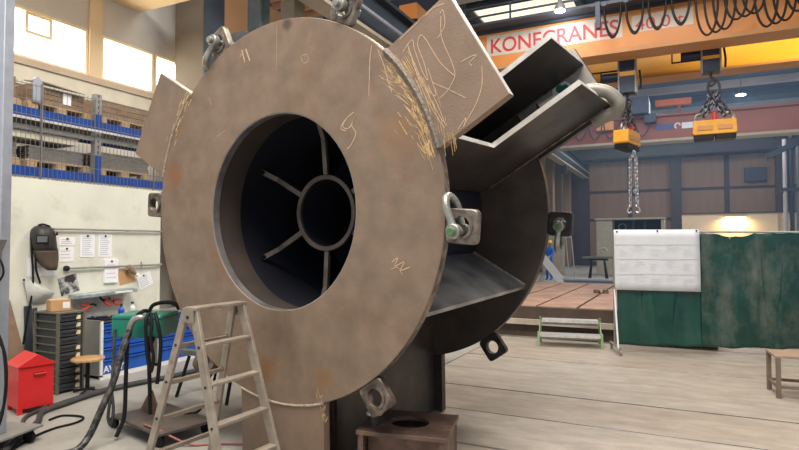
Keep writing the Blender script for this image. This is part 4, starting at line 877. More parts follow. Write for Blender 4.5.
# ================================================================== WELDING CURTAIN on a frame
C0_ = V((-0.93, 9.34, 0)); C1_ = V((2.35, 10.45, 0)); cd = (C1_ - C0_); CL = cd.length; cdn = cd.normalized(); cn = V((cdn.y, -cdn.x, 0))
Mcu = Matrix(((cdn.x, -cn.x, 0, C0_.x), (cdn.y, -cn.y, 0, C0_.y), (0, 0, 1, 0), (0, 0, 0, 1)))   # local x along, -y towards the viewer
cu = thing('welding_screen', 'wide dark green welding curtain on a wheeled tubular frame', 'welding screen', mw=Mcu)
obj('top_rail', MB().tube([(-0.03, 0.03, 1.83), (CL, 0.03, 1.80)], 0.016, 8), PURL, cu)
obj('bottom_rail', MB().tube([(0.0, 0.05, 0.13), (CL, 0.05, 0.11)], 0.018, 8), GREYM, cu)
for x in (-0.02, CL - 0.03):
    obj('post', MB().tube([(x, 0.04, 0.1), (x, 0.04, 1.83)], 0.018, 8), GREYM, cu)
    obj('brace', MB().tube([(x - 0.005, 0.02, 0.95), (x - 0.02, -0.25, 0.10)], 0.014, 8), WHITEP, cu)
    obj('foot_bar', MB().tube([(x, -0.30, 0.10), (x, 0.34, 0.10)], 0.018, 8), GREYM, cu)
    for y in (-0.27, 0.31):
        cs = obj('caster', MB().tube([(x, y, 0.1), (x, y, 0.06)], 0.015, 8), GALV, cu)
        obj('wheel', MB().lathe([(0.025, -0.014), (0.042, -0.012), (0.044, 0), (0.042, 0.012), (0.025, 0.014)], 14, Matrix.Translation((x + 0.01, y, 0.045)) @ Matrix.Rotation(R(90), 4, 'Y')), GALV, cs)
def curtain(x0, x1, yo, seed, m, swag):
    rng = random.Random(seed); nx, nz = 150, 40; vs = []; fs = []
    ph = [rng.uniform(0, 6.28) for _ in range(8)]; rid = [rng.uniform(0.35, 0.6), rng.uniform(0.65, 0.8), rng.uniform(0.1, 0.3)]
    for j in range(nz + 1):
        b = j / nz
        for i in range(nx + 1):
            a = i / nx; x = x0 + (x1 - x0) * a
            d = 0.030 * sin(x * 10 + ph[0] + 0.6 * b) * (0.55 + 0.45 * sin(x * 3 + ph[6])) + 0.016 * sin(x * 21 + ph[1] + 1.4 * b) * (0.3 + 0.7 * b)
            d += 0.035 * swag * math.exp(-((a - 0.46 - 0.12 * b) / 0.045) ** 2) * (0.3 + b) - 0.03 * swag * math.exp(-((a - 0.62 + .06 * b) / 0.07) ** 2)
            d += 0.030 * math.exp(-((a - rid[0] + 0.10 * (b - 0.5)) / 0.012) ** 2) * (0.2 + 0.8 * sin(pi * b)) - 0.025 * math.exp(-((a - rid[1] - 0.14 * (b - 0.5)) / 0.015) ** 2) * sin(pi * b) + 0.02 * math.exp(-((a - rid[2]) / 0.010) ** 2) * b
            d += 0.010 * sin(6 * b + x * 5 + ph[2]) * sin(4 * b + ph[3] + x * 3) + 0.006 * sin(23 * b + 19 * x + ph[4]) * sin(7 * x - 5 * b)
            zt = 1.80 - 0.015 * abs(sin(pi * a * 6)) - swag * 0.05 * max(0, sin(pi * (a - 0.12) / 0.4)) * (1 if 0.12 < a < 0.52 else 0)
            z = 0.115 + (zt - 0.115) * b + 0.012 * sin(x * 11 + ph[5]) * (1 - b)
            vs.append((x, yo - d * (0.35 + 0.65 * (1 - 0.6 * b)), z))
    for j in range(nz):
        for i in range(nx):
            q = j * (nx + 1) + i; fs.append((q, q + 1, q + nx + 2, q + nx + 1))
    o = obj('curtain_panel', MB().add(vs, fs), m, cu, smooth=80)
    s_ = o.modifiers.new('thick', 'SOLIDIFY'); s_.thickness = 0.002
    return o
curtain(0.0, 1.27, -0.02, 3, CURT2, 0.0); curtain(1.20, 2.66, -0.05, 5, CURT, 1.0); curtain(2.62, CL, -0.03, 8, CURT2, 0.0)
for k in range(14): obj('ring', MB().tube([(0.12 + k * 0.25, 0.03 + 0.022 * cos(t_ * pi / 4), 1.815 + 0.024 * sin(t_ * pi / 4)) for t_ in range(8)], 0.004, 5, closed=True), PURL, cu)
dsh = thing('drawing_sheet', 'large white technical drawing sheet pinned on the green welding curtain', 'drawing', mw=Mcu @ Matrix.Translation((-0.05, -0.095, 0.02)))
vs = []; fs = []
for j in range(9):
    for i in range(13):
        a = i / 12; b = j / 8
        vs.append((1.215 * a + 0.01 * (1 - b), 0.006 * sin(a * 9 + b * 4), 0.93 + 0.90 * b - 0.02 * a * (1 - b)))
for j in range(8):
    for i in range(12): q = j * 13 + i; fs.append((q, q + 1, q + 14, q + 13))
o = obj('sheet', MB().add(vs, fs), SHEETM, dsh, smooth=60); s_ = o.modifiers.new('thick', 'SOLIDIFY'); s_.thickness = 0.002
ln = MB()
for zz in (1.16, 1.385, 1.60): ln.box(0.02, 1.2, -0.0105, -0.0095, zz, zz + 0.006)
for k in range(5):
    for q in range(3):
        zz = 1.0 + q * 0.22 + (0.3 if k % 2 else 0.0) * 0.2; x_ = 0.06 + k * 0.23
        for r_ in range(4): ln.box(x_, x_ + random.uniform(0.05, 0.18), -0.0105, -0.0095, zz + r_ * 0.03, zz + r_ * 0.03 + 0.003)
obj('drawing_lines', ln, SHEETL, dsh)
for x, z in ((0.04, 1.80), (0.62, 1.81), (1.17, 1.81)): obj('magnet', MB().lathe([(0.014, 0), (0.014, 0.008)], 10, Matrix.Translation((x, -0.012, z)) @ Matrix.Rotation(R(90), 4, 'X')), BLACKP, dsh)

# ================================================================== LOW TABLE at the right
lt = thing('low_table', 'low wooden topped table on a thin steel frame at the right edge', 'table', loc=(1.3, 7.6, 0), rz=R(6))
obj('tabletop', B(-0.47, 0.47, -0.22, 0.22, 0.425, 0.45), TABW, lt, bev=0.003)
for x in (-0.44, 0.44):
    for y in (-0.2, 0.2): obj('leg', B(x - 0.022, x + 0.022, y - 0.016, y + 0.016, 0, 0.425), TABL, lt)
    obj('stretcher', B(x - 0.012, x + 0.012, -0.184, 0.184, 0.10, 0.13), TABL, lt)
obj('stretcher', B(-0.418, 0.418, -0.21, -0.19, 0.10, 0.13), TABL, lt); obj('stretcher', B(-0.418, 0.418, 0.19, 0.21, 0.10, 0.13), TABL, lt)

# ================================================================== BED PLATES and STEPS
bed = thing('bed_plate_platform', 'low platform of rust brown slotted floor plates behind the green curtain', 'platform', loc=(-1.5, 10.2, 0))
obj('casting', B(-3.6, 1.95, 0.06, 6.3, 0.0, 0.50), BEDF, bed)
obj('front_face', B(-3.6, 1.95, 0.0, 0.06, 0.32, 0.53), BEDF, bed, bev=0.006)
tag(obj('ledge', B(-3.6, 1.95, -0.10, 0.0, 0.225, 0.315), LEDGE, bed), 'pale angle iron ledge')
for i in range(8):
    for j in range(4): obj('bed_plate', B(-3.57 + i * 0.69, -3.57 + i * 0.69 + 0.64, 0.02 + j * 1.57, 0.02 + j * 1.57 + 1.53, 0.50, 0.55), BED, bed, bev=0.005)
for x, y, a, lb in ((-3.21, 12.0, 0.3, 'dark flat bar lying on the brown bed plates'), (-1.73, 13.3, -0.2, 'left small dark block on the brown bed plates'), (-1.55, 13.35, 0.2, 'right small dark block on the brown bed plates')):
    t = thing('steel_block', lb, 'steel block', loc=(x, y, 0.551), rz=a, group='blocks on the bed plates')
    o = obj('body', MB().prism([(-0.06, -0.05, 0), (0.06, -0.05, 0), (0.06, -0.05, 0.06), (0.03, -0.05, 0.08), (-0.06, -0.05, 0.08)] if y > 13 else [(-0.2, -0.06, 0), (0.2, -0.06, 0), (0.19, -0.06, 0.05), (-0.19, -0.06, 0.05)], (0, 0.11, 0)), BOXS, t, bev=0.006)
stp = thing('two_step_stand', 'grey two tread step stand with green legs before the brown platform', 'steps', loc=(-1.68, 9.66, 0), rz=R(10))
for z, y, wd in ((0.20, -0.14, 0.46), (0.40, 0.12, 0.44)):
    tr_ = obj('tread', B(-wd, wd, y - 0.11, y + 0.11, z - 0.02, z), STEPG, stp, bev=0.003); obj('nosing', B(-wd, wd, y - 0.115, y - 0.108, z - 0.045, z + 0.003), EDGE, tr_)
    obj('rear_bar', B(-wd, wd, y + 0.10, y + 0.12, z - 0.11, z - 0.07), STEPG, stp)
for s in (-1, 1):
    obj('leg', MB().prism([(s * 0.45, 0.20, 0), (s * 0.45, 0.25, 0), (s * 0.45, 0.15, 0.43), (s * 0.45, 0.10, 0.43)], (0.035 * s, 0, 0)), GREENL, stp)
    obj('leg', MB().prism([(s * 0.465, -0.25, 0), (s * 0.465, -0.20, 0), (s * 0.465, -0.12, 0.22), (s * 0.465, -0.17, 0.22)], (0.035 * s, 0, 0)), GREENL, stp)
    obj('side_rail', MB().prism([(s * 0.46, -0.17, 0.17), (s * 0.46, 0.15, 0.36), (s * 0.46, 0.15, 0.41), (s * 0.46, -0.17, 0.22)], (0.018 * s, 0, 0)), GREENL, stp)

# ================================================================== BRIDGE CRANE
GY = 14.0; GZ0 = 6.0; GZ1 = 7.45
cr = thing('bridge_crane', 'orange and yellow double girder bridge crane spanning the hall', 'crane', loc=(0, GY, GZ0))
g1 = obj('front_girder', B(-6.3, 9, 0, 0.55, 0.10, 0.94), ORANGE, cr, bev=0.01)
obj('lower_flange', B(-6.3, 9, -0.06, 0.62, 0.0, 0.10), FLNG, g1); obj('upper_flange', B(-6.3, 9, -0.06, 0.62, 0.94, 1.0), COLD, g1)
g2 = obj('rear_girder', B(-6.3, 9, 2.5, 3.05, 0.06, 1.0), YELL, cr, bev=0.01)
obj('lower_flange', B(-6.3, 9, 2.44, 3.12, 0.0, 0.06), FLNG, g2); obj('upper_flange', B(-6.3, 9, 2.44, 3.12, 1.0, 1.08), FLNG, g2)
obj('end_truck', B(-6.7, -6.2, -0.4, 3.5, 1.53, 1.95), ORANGE, cr)
# lettering on pale grounds
sg1 = obj('sign_ground', B(-4.42, -1.20, -0.006, -0.001, 0.36, 0.88), TXTBG, g1)
Mt = Matrix.Translation((-4.34, -0.008, 0.435)) @ Matrix.Rotation(R(90), 4, 'X')
o, wm = lettering('KONECRANES', 0.51, TXTR, sg1, Mt, 1.0, 0.006); o.matrix_local = Mt @ Matrix.Diagonal((3.06 / wm, 1, 1, 1))
sg2 = obj('sign_ground', B(-1.0, 0.25, -0.006, -0.001, 0.42, 0.80), TXTBG, g1)
Mt = Matrix.Translation((-0.93, -0.008, 0.46)) @ Matrix.Rotation(R(90), 4, 'X')
o, wm = lettering('40.0 t', 0.38, TXTR, sg2, Mt, 1.0, 0.0); o.matrix_local = Mt @ Matrix.Diagonal((1.0 / wm, 1, 1, 1))
# walkway hung in front of the girder
wk = obj('walkway', B(-6.0, 8.5, -0.50, -0.06, 1.0, 1.06), COLD, cr)
for z in (1.22, 1.45): obj('handrail', MB().tube([(-6.0, -0.48, z), (8.5, -0.48, z)], 0.028, 6), COLD, wk)
for k in range(13): obj('stanchion', B(-6.0 + k * 1.15, -5.96 + k * 1.15, -0.50, -0.46, 1.06, 1.47), COLD, wk)
# festoon: a rail, trolleys and hanging cable loops
fr = obj('festoon_rail', B(-1.8, 8.5, -0.62, -0.56, 0.94, 1.0), COLD, cr)
obj('control_box', B(-1.70, -1.60, -0.70, -0.52, 0.42, 1.0), NAVY, cr)
x = -1.52; k = 0
while x < 4.6:
    sp_w = 0.35 if x < 0.2 else 0.42
    dep = random.uniform(0.66, 0.74) if x < 0.2 else random.uniform(0.70, 0.98)
    obj('cable_trolley', B(x - 0.05, x + 0.05, -0.66, -0.54, 0.90, 1.0), NAVY, fr)
    for q in range(2 if x < 0.2 else 3):
        dd = dep - 0.05 * q; yy = -0.64 + 0.04 * q; sh = 0.0 if x < 0.2 else 0.16 * q
        P = [V((x + sh, yy, 0.90)), V((x + sh + 0.02, yy, 0.90 - dd * 0.5)), V((x + sh + 0.09, yy, 0.90 - dd * 0.86)), V((x + sh + sp_w / 2, yy, 0.90 - dd)), V((x + sh + sp_w - 0.09, yy, 0.90 - dd * 0.86)), V((x + sh + sp_w - 0.02, yy, 0.90 - dd * 0.5)), V((x + sh + sp_w, yy, 0.90))]
        obj('festoon_loop', MB().tube(smooth_path(P, 5), 0.023, 6), BLACK, fr, smooth=60)
    x += sp_w + 0.10; k += 1
# --- hoists under the crane, with chain slings and yellow lifting magnets
def hoist(x, lb, z=5.55, k=1.0):
    t = thing('hoist_trolley', lb, 'hoist', loc=(x, 15.0, z), group='hoists under the crane')
    obj('upper_block', B(-0.17, 0.17, -0.16, 0.16, 0.38 * k, 0.70 * k), NAVY, t, bev=0.01); obj('band', B(-0.19, 0.19, -0.18, 0.18, 0.30 * k, 0.38 * k), YELL, t); obj('lower_block', B(-0.17, 0.17, -0.16, 0.16, 0.0, 0.30 * k), NAVY, t, bev=0.01)
    for s in (-1, 1): obj('side_plate', B(s * 0.19 - 0.02, s * 0.19 + 0.02, -0.19, 0.19, -0.02, 0.72 * k), GREYM, t)
    obj('rope', MB().tube([(0, 0, 0.70 * k), (0, 0, 1.0)], 0.09, 8), CHAINM, t)
    mf = MB()
    for z in (0.30, 0.56): mf.box(-0.82, -0.2, -0.10, -0.07, z, z + 0.03)
    mf.box(-0.82, -0.79, -0.10, -0.07, 0.30, 0.59); mf.box(-0.62, -0.59, -0.10, -0.07, 0.30, 0.59); obj('motor_frame', mf, BLACKP, t)
    obj('motor', MB().cyl((-0.6, 0, 0.45), (-0.2, 0, 0.45), 0.10, n=14), NAVY, t)
    obj('pendant', MB().tube([(0.27, 0, 0.55), (0.30, 0, 0.30), (0.29, 0, 0.1)], 0.025, 6), BLACKP, t)
    obj('hook', MB().tube(smooth_path([(0, 0, 0.0), (0, 0, -0.10), (0.06, 0, -0.16), (0.07, 0, -0.24), (0.0, 0, -0.30), (-0.07, 0, -0.25)]), 0.03, 8), CHAINM, t)
    return t
def chain_mb(p, q, pitch, r, wd):
    p = V(p); q = V(q); d = (q - p); n_ = max(2, int(d.length / pitch)); d.normalize(); mb = MB()
    a = d.orthogonal().normalized(); b = d.cross(a)
    for i in range(n_):
        c_ = p + d * (i + 0.5) * (q - p).length / n_; e = a if i % 2 else b
        mb.tube([c_ + d * pitch * 0.75 * cos(t_ * pi / 4) + e * wd * sin(t_ * pi / 4) for t_ in range(8)], r, 5, closed=True)
    return mb
def magnet(x, zt, lb, slb, rz=0, up=0.98):
    t = thing('lifting_magnet', lb, 'magnet', rz=rz, loc=(x, 15.0, zt), group='yellow lifting magnets')
    obj('body', MB().prism([(-0.42, -0.18, 0), (0.42, -0.18, 0), (0.45, -0.18, 0.04), (0.43, -0.18, 0.33), (-0.43, -0.18, 0.33), (-0.45, -0.18, 0.04)], (0, 0.36, 0)), MAGY, t, bev=0.015)
    for k in (-0.43, 0.005): obj('pole_shoe', MB().prism([(k, -0.16, 0), (k + 0.425, -0.16, 0), (k + 0.41, -0.16, -0.12), (k + 0.015, -0.16, -0.12)], (0, 0.32, 0)), BLACKP, t, bev=0.01)
    for k in (-0.30, 0.30): obj('lug_eye', MB().tube([(k + 0.09 * cos(a * pi / 6), 0, 0.40 + 0.10 * sin(a * pi / 6)) for a in range(12)], 0.035, 8, closed=True), GALV, t)
    for k in (-0.2, 0.2): obj('plate', B(k - 0.15, k + 0.15, -0.20, -0.19, 0.10, 0.20), FLNG, t)
    obj('plug', MB().cyl((0, -0.1, 0.33), (0, -0.1, 0.50), 0.05, n=10), REDP, t)
    s = thing('chain_sling', slb, 'chain', rz=rz, loc=(x, 15.0, zt), group='chain slings of the magnets')
    for k in (-0.30, 0.30): obj('chain', chain_mb((k, 0, 0.48), (0, 0, 0.98), 0.10, 0.022, 0.05), CHAINM, s)
    for k in (-0.30, 0.30): obj('chain', chain_mb((k * 0.7, -0.12, 0.42), (-k * 0.35, -0.04, 0.95), 0.10, 0.02, 0.05), CHAINM, s)
    obj('master_link', MB().tube([(0.12 * cos(a * pi / 8), 0, 1.10 + 0.17 * sin(a * pi / 8)) for a in range(16)], 0.03, 8, closed=True), CHAINM, s)
    return t
hoist(0.61, 'navy hoist block over the right yellow magnet', 5.56, 0.95); hoist(-1.18, 'navy hoist block nearer the text on the orange girder', 5.28, 1.35)
magnet(0.66, 4.12, 'right yellow lifting magnet hanging clear under the crane', 'chain sling holding the right yellow magnet')
magnet(-1.21, 4.02, 'left yellow lifting magnet beside the end of the bent pipe', 'chain sling holding the left yellow magnet', R(76))
t = thing('hanging_chain', 'bright double chain with hooks hanging below the left yellow magnet', 'chain', loc=(-1.08, 15.0, 2.40))
obj('top_hook', MB().tube(smooth_path([(0, 0, 1.50), (0.05, 0, 1.42), (0.0, 0, 1.33), (-0.05, 0, 1.38)]), 0.02, 8), CHAINL, t)
obj('top_link', MB().tube([(0, 0, 1.36), (0, 0, 1.52)], 0.012, 6), CHAINL, t)
for k in (-0.06, 0.06):
    obj('chain', chain_mb((k, 0, 1.32), (k * 1.3, 0, 0.14), 0.09, 0.018, 0.035), CHAINL, t)
    obj('hook', MB().tube(smooth_path([(k * 1.3, 0, 0.14), (k * 2.2, 0, 0.06), (k * 1.9, 0, -0.02), (k * 0.8, 0, 0.0)]), 0.022, 8), CHAINL, t)

# ================================================================== FAR CRANE
fc = thing('far_bridge_crane', 'hazy red brown bridge crane further down the hall', 'crane', loc=(0, 30, 6.45))
obj('girder', B(-7.2, 12, 0, 0.6, 0.12, 1.20), PINK, fc); obj('lower_flange', B(-7.2, 12, -0.15, 0.75, 0, 0.12), TAN, fc); obj('upper_flange', B(-7.2, 12, -0.15, 0.75, 1.2, 1.3), PINK, fc)
tag(obj('sign_plate', B(-1.15, -0.38, -0.02, -0.005, 0.56, 0.84), mat('dull_blue_plate', (0.09, 0.11, 0.26), 0.6), fc), 'dull blue sign plate'); tag(obj('sign_plate', B(-0.02, 0.45, -0.02, -0.005, 0.56, 0.84), PAPER, fc), 'white sign plate')
ar = [(-0.20 + 0.11 * cos(a * pi / 8), -0.02, 0.70 + 0.12 * sin(a * pi / 8)) for a in range(12)]
obj('round_mark', MB().tube(ar, 0.04, 6), PAPER, fc)
obj('hoist_carriage', B(-2.3, -1.4, -0.7, 0.9, 1.3, 2.1), NAVY, fc, bev=0.03); obj('control_box', B(-1.6, -1.1, -0.5, 0.0, 0.9, 1.3), NAVY, fc)
obj('carriage_rail', B(-1.15, 0.40, 0.2, 0.5, 1.75, 2.05), mat('sunlit_orange_red', (0.75, 0.16, 0.05), 0.5), fc); obj('carriage_leg', B(-0.2, -0.05, 0.2, 0.5, 1.3, 1.75), PINK, fc); obj('carriage_rail', B(-5.6, -1.4, 0.9, 1.2, 1.35, 1.60), PINK, fc); obj('carriage_box', B(-3.8, -3.0, -0.3, 0.2, 0.72, 1.15), mat('sunlit_orange', (0.75, 0.30, 0.10), 0.5), fc)  # sunlight patches on the far crane, put in as orange parts
obj('maker_plate', B(4.6, 5.6, -0.02, -0.005, 0.85, 1.0), PAPER, fc)
for k in range(5):
    xx = -4.9 + k * 0.72
    obj('festoon_loop', MB().tube(smooth_path([(xx, -0.3, 1.05), (xx + 0.08, -0.3, 0.6), (xx + 0.3, -0.3, 0.28), (xx + 0.56, -0.3, 0.6), (xx + 0.66, -0.3, 1.05)], 5), 0.03, 6), NAVY, fc)

# ================================================================== LAMPS of the hall
def disc_lamp(loc, r, lb, m, power=0, color=(1, 1, 1), rod=0):
    t = thing('hall_lamp', lb, 'lamp', loc=loc)
    obj('housing', MB().lathe([(r * 1.15, 0.02), (r * 1.1, 0.10), (r * 0.5, 0.22), (0.04, 0.26)], 18), GREYM, t); obj('diffuser', MB().lathe([(r, 0.0), (r, 0.019)], 18), m, t)
    if rod: obj('rod', MB().tube([(0, 0, 0.25), (0, 0, rod)], 0.02, 6), GREYM, t)
    if power:
        l = bpy.data.lights.new('lamp_light', 'POINT'); l.energy = power; l.color = color; l.shadow_soft_size = r
        lo = bpy.data.objects.new('lamp_light', l); lo.location = (0, 0, -0.15); lo.parent = t; col.objects.link(lo)
    return t
disc_lamp((-2.49, 13.42, 6.98), 0.11, 'bright bluish work lamp under the crane walkway', LAMP, 14, (0.8, 0.9, 1), 0.28)
disc_lamp((2.55, 32.0, 8.75), 0.20, 'small bright lamp under the dark roof', LAMP, 60, (0.9, 0.95, 1), 1.09)
disc_lamp((-9.6, 10.6, 8.0), 0.22, 'pale high bay lamp in the orange side bay', emit('pale_lamp', (1, 0.93, 0.75), 3.5), 150, (1, 0.75, 0.5), 1.9)
wlp = thing('strip_lamp', 'warm glowing strip lamp on the cream cabin wall', 'lamp', loc=(2.75, 39.75, 3.15))
obj('tube', B(-0.55, 0.55, -0.05, 0.05, -0.04, 0.04), LAMPW, wlp); obj('housing', B(-0.6, 0.6, -0.06, 0.195, 0.04, 0.12), PURL, wlp)
l = bpy.data.lights.new('strip_light', 'AREA'); l.shape = 'RECTANGLE'; l.size = 1.1; l.size_y = 0.1; l.energy = 70; l.color = (1, 0.72, 0.36); lo = bpy.data.objects.new('strip_light', l); lo.location = (0, 0, -0.06); lo.parent = wlp; col.objects.link(lo)
# roof light panel over the crane
sk = struct('window_4', B(-6.5, -3.2, 19.0, 21.4, 9.80, 9.86), SKYL, 'pale roof light above the crane')
for x in (-6.7, -3.2): obj('window_frame', B(x, x + 0.2, 18.9, 21.6, 9.72, 10.19), COLD, sk)
for y in (18.8, 21.4): obj('window_frame', B(-6.5, -3.2, y, y + 0.2, 9.72, 10.19), COLD, sk)

# ================================================================== FAR THINGS on the floor
kb = thing('steel_cabin', 'beige steel cabin with a dark open front behind the white drawing', 'cabin', loc=(-2.51, 31.4, 0))
obj('wall', B(-1.57, -0.78, 0, 1.4, 0, 2.84), BEIGEB, kb, bev=0.02); obj('wall', B(1.50, 1.66, 0, 1.4, 0, 2.84), BEIGEB, kb); obj('back_wall', B(-0.78, 1.5, 1.25, 1.4, 0, 2.84), BLACKP, kb)
obj('roof', B(-1.65, 1.70, -0.08, 1.5, 2.84, 2.93), BEIGEB, kb); obj('fan', MB().tube([(-0.4 + 0.19 * cos(a * pi / 8), 1.15, 2.48 + 0.19 * sin(a * pi / 8)) for a in range(16)], 0.04, 6, closed=True), GREYM, kb)
for xx in (0.15, 0.7): obj('shelf_post', B(xx, xx + 0.09, 0.3, 0.4, 0, 2.78), NAVY, kb)
ts = thing('saw_horse', 'dark saw horse carrying a long bar near the far wall', 'trestle', loc=(-3.34, 26.2, 0))
for sx in (-0.32, 0.32):
    for sy in (-1, 1): obj('leg', MB().tube([(sx * 1.15, 0.3 * sy, 0), (sx * 0.8, 0.05 * sy, 0.92)], 0.035, 6), BLACKP, ts)
    obj('cross_bar', MB().tube([(sx, -0.2, 0.35), (sx, 0.2, 0.35)], 0.025, 6), BLACKP, ts)
obj('top_bar', B(-0.42, 0.42, -0.06, 0.06, 0.90, 0.98), BLACKP, ts)
t = thing('long_bar', 'long steel bar resting on the dark saw horse', 'steel bar', loc=(-3.1, 26.2, 0.981)); obj('bar', B(-0.9, 1.3, -0.05, 0.05, 0, 0.09), COLG, t); obj('clamp', MB().tube([(-0.1, 0, 0.09), (-0.05, 0, 0.25), (-0.2, 0, 0.4), (0.05, 0, 0.45), (0.15, 0, 0.3)], 0.05, 6), BEIGEB, t)
t = thing('floor_beam', 'pale grey steel beam lying behind the brown platform', 'beam', loc=(-2.4, 20.2, 0.0)); 
ib = MB(); ib.box(-1.3, 1.6, -0.2, 0.2, 0.40, 0.46); ib.box(-1.3, 1.6, -0.03, 0.03, 0.06, 0.40); ib.box(-1.3, 1.6, -0.2, 0.2, 0, 0.06)
obj('profile', ib, POSTM, t)
for x, y, lb in ((-4.55, 24.6, 'white board leaning beside the worker in blue'),):
    t = thing('leaning_sheet', lb, 'board', loc=(x, y, 0)); obj('sheet', B(-0.16, 0.16, -0.02, 0.02, 0, 1.35, Matrix.Rotation(R(-38), 4, 'Y')), WHITEP, t)
t = thing('scaffold_frame', 'pale thin tubular frame around the worker in blue', 'frame', loc=(-4.85, 24.8, 0))
for a, b in (((-0.6, 0, 0), (-0.25, 0, 1.1)), ((0.55, 0, 0), (0.4, 0, 1.9)), ((0.75, 0.2, 0), (0.6, 0.2, 1.9)), ((0.4, 0, 1.9), (0.6, 0.2, 1.9)), ((-0.75, 0.2, 0), (-0.25, 0, 1.1))): obj('tube', MB().tube([a, b], 0.022, 6), PURL, t)
lk = thing('locker', 'pale wooden panel box against the ribbed far wall', 'locker', loc=(-6.2, 31.0, 0)); obj('body', B(-0.55, 0.55, -0.3, 0.3, 0, 2.2), BEIGEB, lk, bev=0.02); obj('door', B(-0.5, -0.02, -0.33, -0.3, 0.1, 2.1), TAN, lk); obj('door', B(0.02, 0.5, -0.33, -0.3, 0.1, 2.1), TAN, lk)
# grey window panel and round lamp on the end wall
t = thing('wall_unit', 'dark grey box unit mounted high on the end wall', 'wall unit', loc=(4.2, 43.6, 6.1)); obj('case', B(-0.6, 0.6, 0.0, 0.32, -0.45, 0.45), COLD, t, bev=0.03); obj('grille', B(-0.5, 0.5, -0.02, 0, -0.35, 0.35), NAVY, t)
t = thing('bulkhead_lamp', 'oval bulkhead lamp on the brown end wall', 'lamp', loc=(-3.0, 43.85, 5.3)); obj('case', MB().lathe([(0.30, 0), (0.30, 0.10), (0.2, 0.16)], 18, Matrix.Rotation(R(90), 4, 'X')), COLD, t); obj('glass', MB().lathe([(0.2, 0.16), (0.1, 0.2)], 14, Matrix.Rotation(R(90), 4, 'X')), PURL, t)
# right edge: bundle of pipes and a sloping roof beam of a side bay
rgm = thing('pipe_rack', 'dark rack of upright pipes and hoses at the right edge of the hall', 'pipe rack', loc=(5.6, 38.0, 0))
for i, (x, r_, h, m_) in enumerate(((-0.55, 0.10, 7.4, PURL), (-0.25, 0.13, 7.2, NAVY), (0.05, 0.08, 7.0, COLG), (0.30, 0.14, 6.5, BWALLD), (0.62, 0.07, 7.0, PURL))): obj('pipe', MB().tube([(x, 0.1 * (i % 2), 0), (x, 0.1 * (i % 2), h)], r_, 8), m_, rgm)
obj('cross_bar', B(-0.8, 0.9, -0.1, 0.1, 4.5, 4.7), COLD, rgm)
struct('beam_4', MB().prism([(4.0, 36.0, 6.1), (7.6, 36.0, 7.75), (7.6, 36.0, 8.1), (4.0, 36.0, 6.4)], (0, 0.4, 0)), COLD, 'sloping dark eaves beam at the right edge')

# ------------------------------------------------------------------ worker in blue, far away
wk_ = thing('person', 'person in blue overalls and yellow hard hat standing at the far bench', 'person', loc=(-5.44, 26.2, 0), rz=R(-20))
def skin(name, pts, edges, radii, m, parent, root=0):
    me = bpy.data.meshes.new(name); me.from_pydata(pts, edges, []); me.update(); me.materials.append(m)
    o = bpy.data.objects.new(name, me); col.objects.link(o); o.parent = parent
    o.modifiers.new('skin', 'SKIN')
    if not me.skin_vertices: pass
    for i, sv in enumerate(me.skin_vertices[0].data): sv.radius = (radii[i], radii[i]); sv.use_root = (i == root)
    sd = o.modifiers.new('sub', 'SUBSURF'); sd.levels = 2; sd.render_levels = 2
    return o
pts = [(0, 0, .92), (0, .02, 1.12), (0.02, .04, 1.34), (0.03, .05, 1.44), (0.03, .07, 1.52), (.10, 0, .86), (.12, -.02, .48), (.13, .02, .06), (.13, -.12, .035), (-.10, 0, .86), (-.13, .06, .48), (-.14, .10, .06), (-.14, -.04, .035), (.20, .03, 1.38), (.27, -.10, 1.14), (.24, -.34, 1.06), (-.15, .04, 1.38), (-.24, -.06, 1.12), (-.16, -.32, 1.08)]
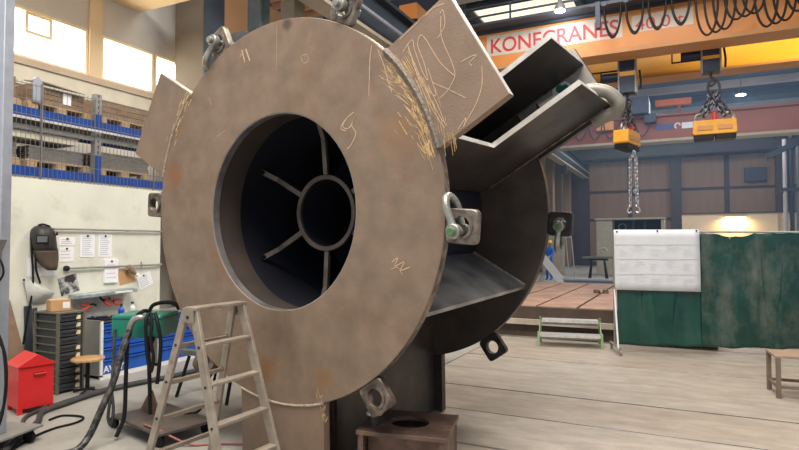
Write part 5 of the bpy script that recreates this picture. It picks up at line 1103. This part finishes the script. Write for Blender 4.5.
edges = [(0, 1), (1, 2), (2, 3), (3, 4), (0, 5), (5, 6), (6, 7), (7, 8), (0, 9), (9, 10), (10, 11), (11, 12), (2, 13), (13, 14), (14, 15), (2, 16), (16, 17), (17, 18)]
rad = [.14, .13, .15, .07, .055, .095, .068, .052, .04, .095, .068, .052, .04, .07, .05, .035, .07, .05, .035]
skin('body', pts, edges, rad, BLUEW, wk_)
hd = MB(); hd.lathe([(0.03, -0.12), (0.062, -0.085), (0.078, -0.02), (0.082, 0.04), (0.07, 0.09), (0.03, 0.12)], 16, Matrix.Translation((0.03, 0.055, 1.63)))
hd.box(0.02, 0.04, -0.045, -0.02, 1.60, 1.64)
obj('head', hd, SKIN, wk_, smooth=60)
obj('hard_hat', MB().lathe([(0.125, 1.665), (0.105, 1.675), (0.10, 1.72), (0.075, 1.765), (0.02, 1.785)], 16, Matrix.Translation((0.03, 0.05, 0))), YHAT, wk_, smooth=60)
for s, p in ((1, (.24, -.34, 1.06)), (-1, (-.16, -.32, 1.08))):
    h_ = MB(); P = V(p)
    h_.box(P.x - .04, P.x + .04, P.y - .08, P.y + .01, P.z - .02, P.z + .02)
    for q in range(4): h_.tube([P + V((-.03 + q * .02, -.08, 0)), P + V((-.03 + q * .02, -.13, -.02)), P + V((-.03 + q * .02, -.14, -.05))], 0.009, 5)
    h_.tube([P + V((-s * .04, -.02, 0)), P + V((-s * .07, -.07, -.02))], 0.011, 5)
    obj('hand', h_, SKIN, wk_)

# ------------------------------------------------------------------ welding haze in the far hall
hz = MB().box(-6.05, 9.0, 17.6, 39.6, 0.02, 9.7)
hm_ = bpy.data.materials.new('blue_welding_haze'); hm_.use_nodes = True; nt = hm_.node_tree; nt.nodes.clear()
ou = nt.nodes.new('ShaderNodeOutputMaterial'); vs_ = nt.nodes.new('ShaderNodeVolumeScatter'); vs_.inputs['Color'].default_value = (0.50, 0.72, 1.0, 1); vs_.inputs['Density'].default_value = 0.0058; vs_.inputs['Anisotropy'].default_value = 0.2
nt.links.new(vs_.outputs[0], ou.inputs['Volume'])
ho = obj('haze', hz, hm_, None, smooth=0); tag(ho, 'thin bluish welding smoke filling the far hall', 'haze', kind='stuff')
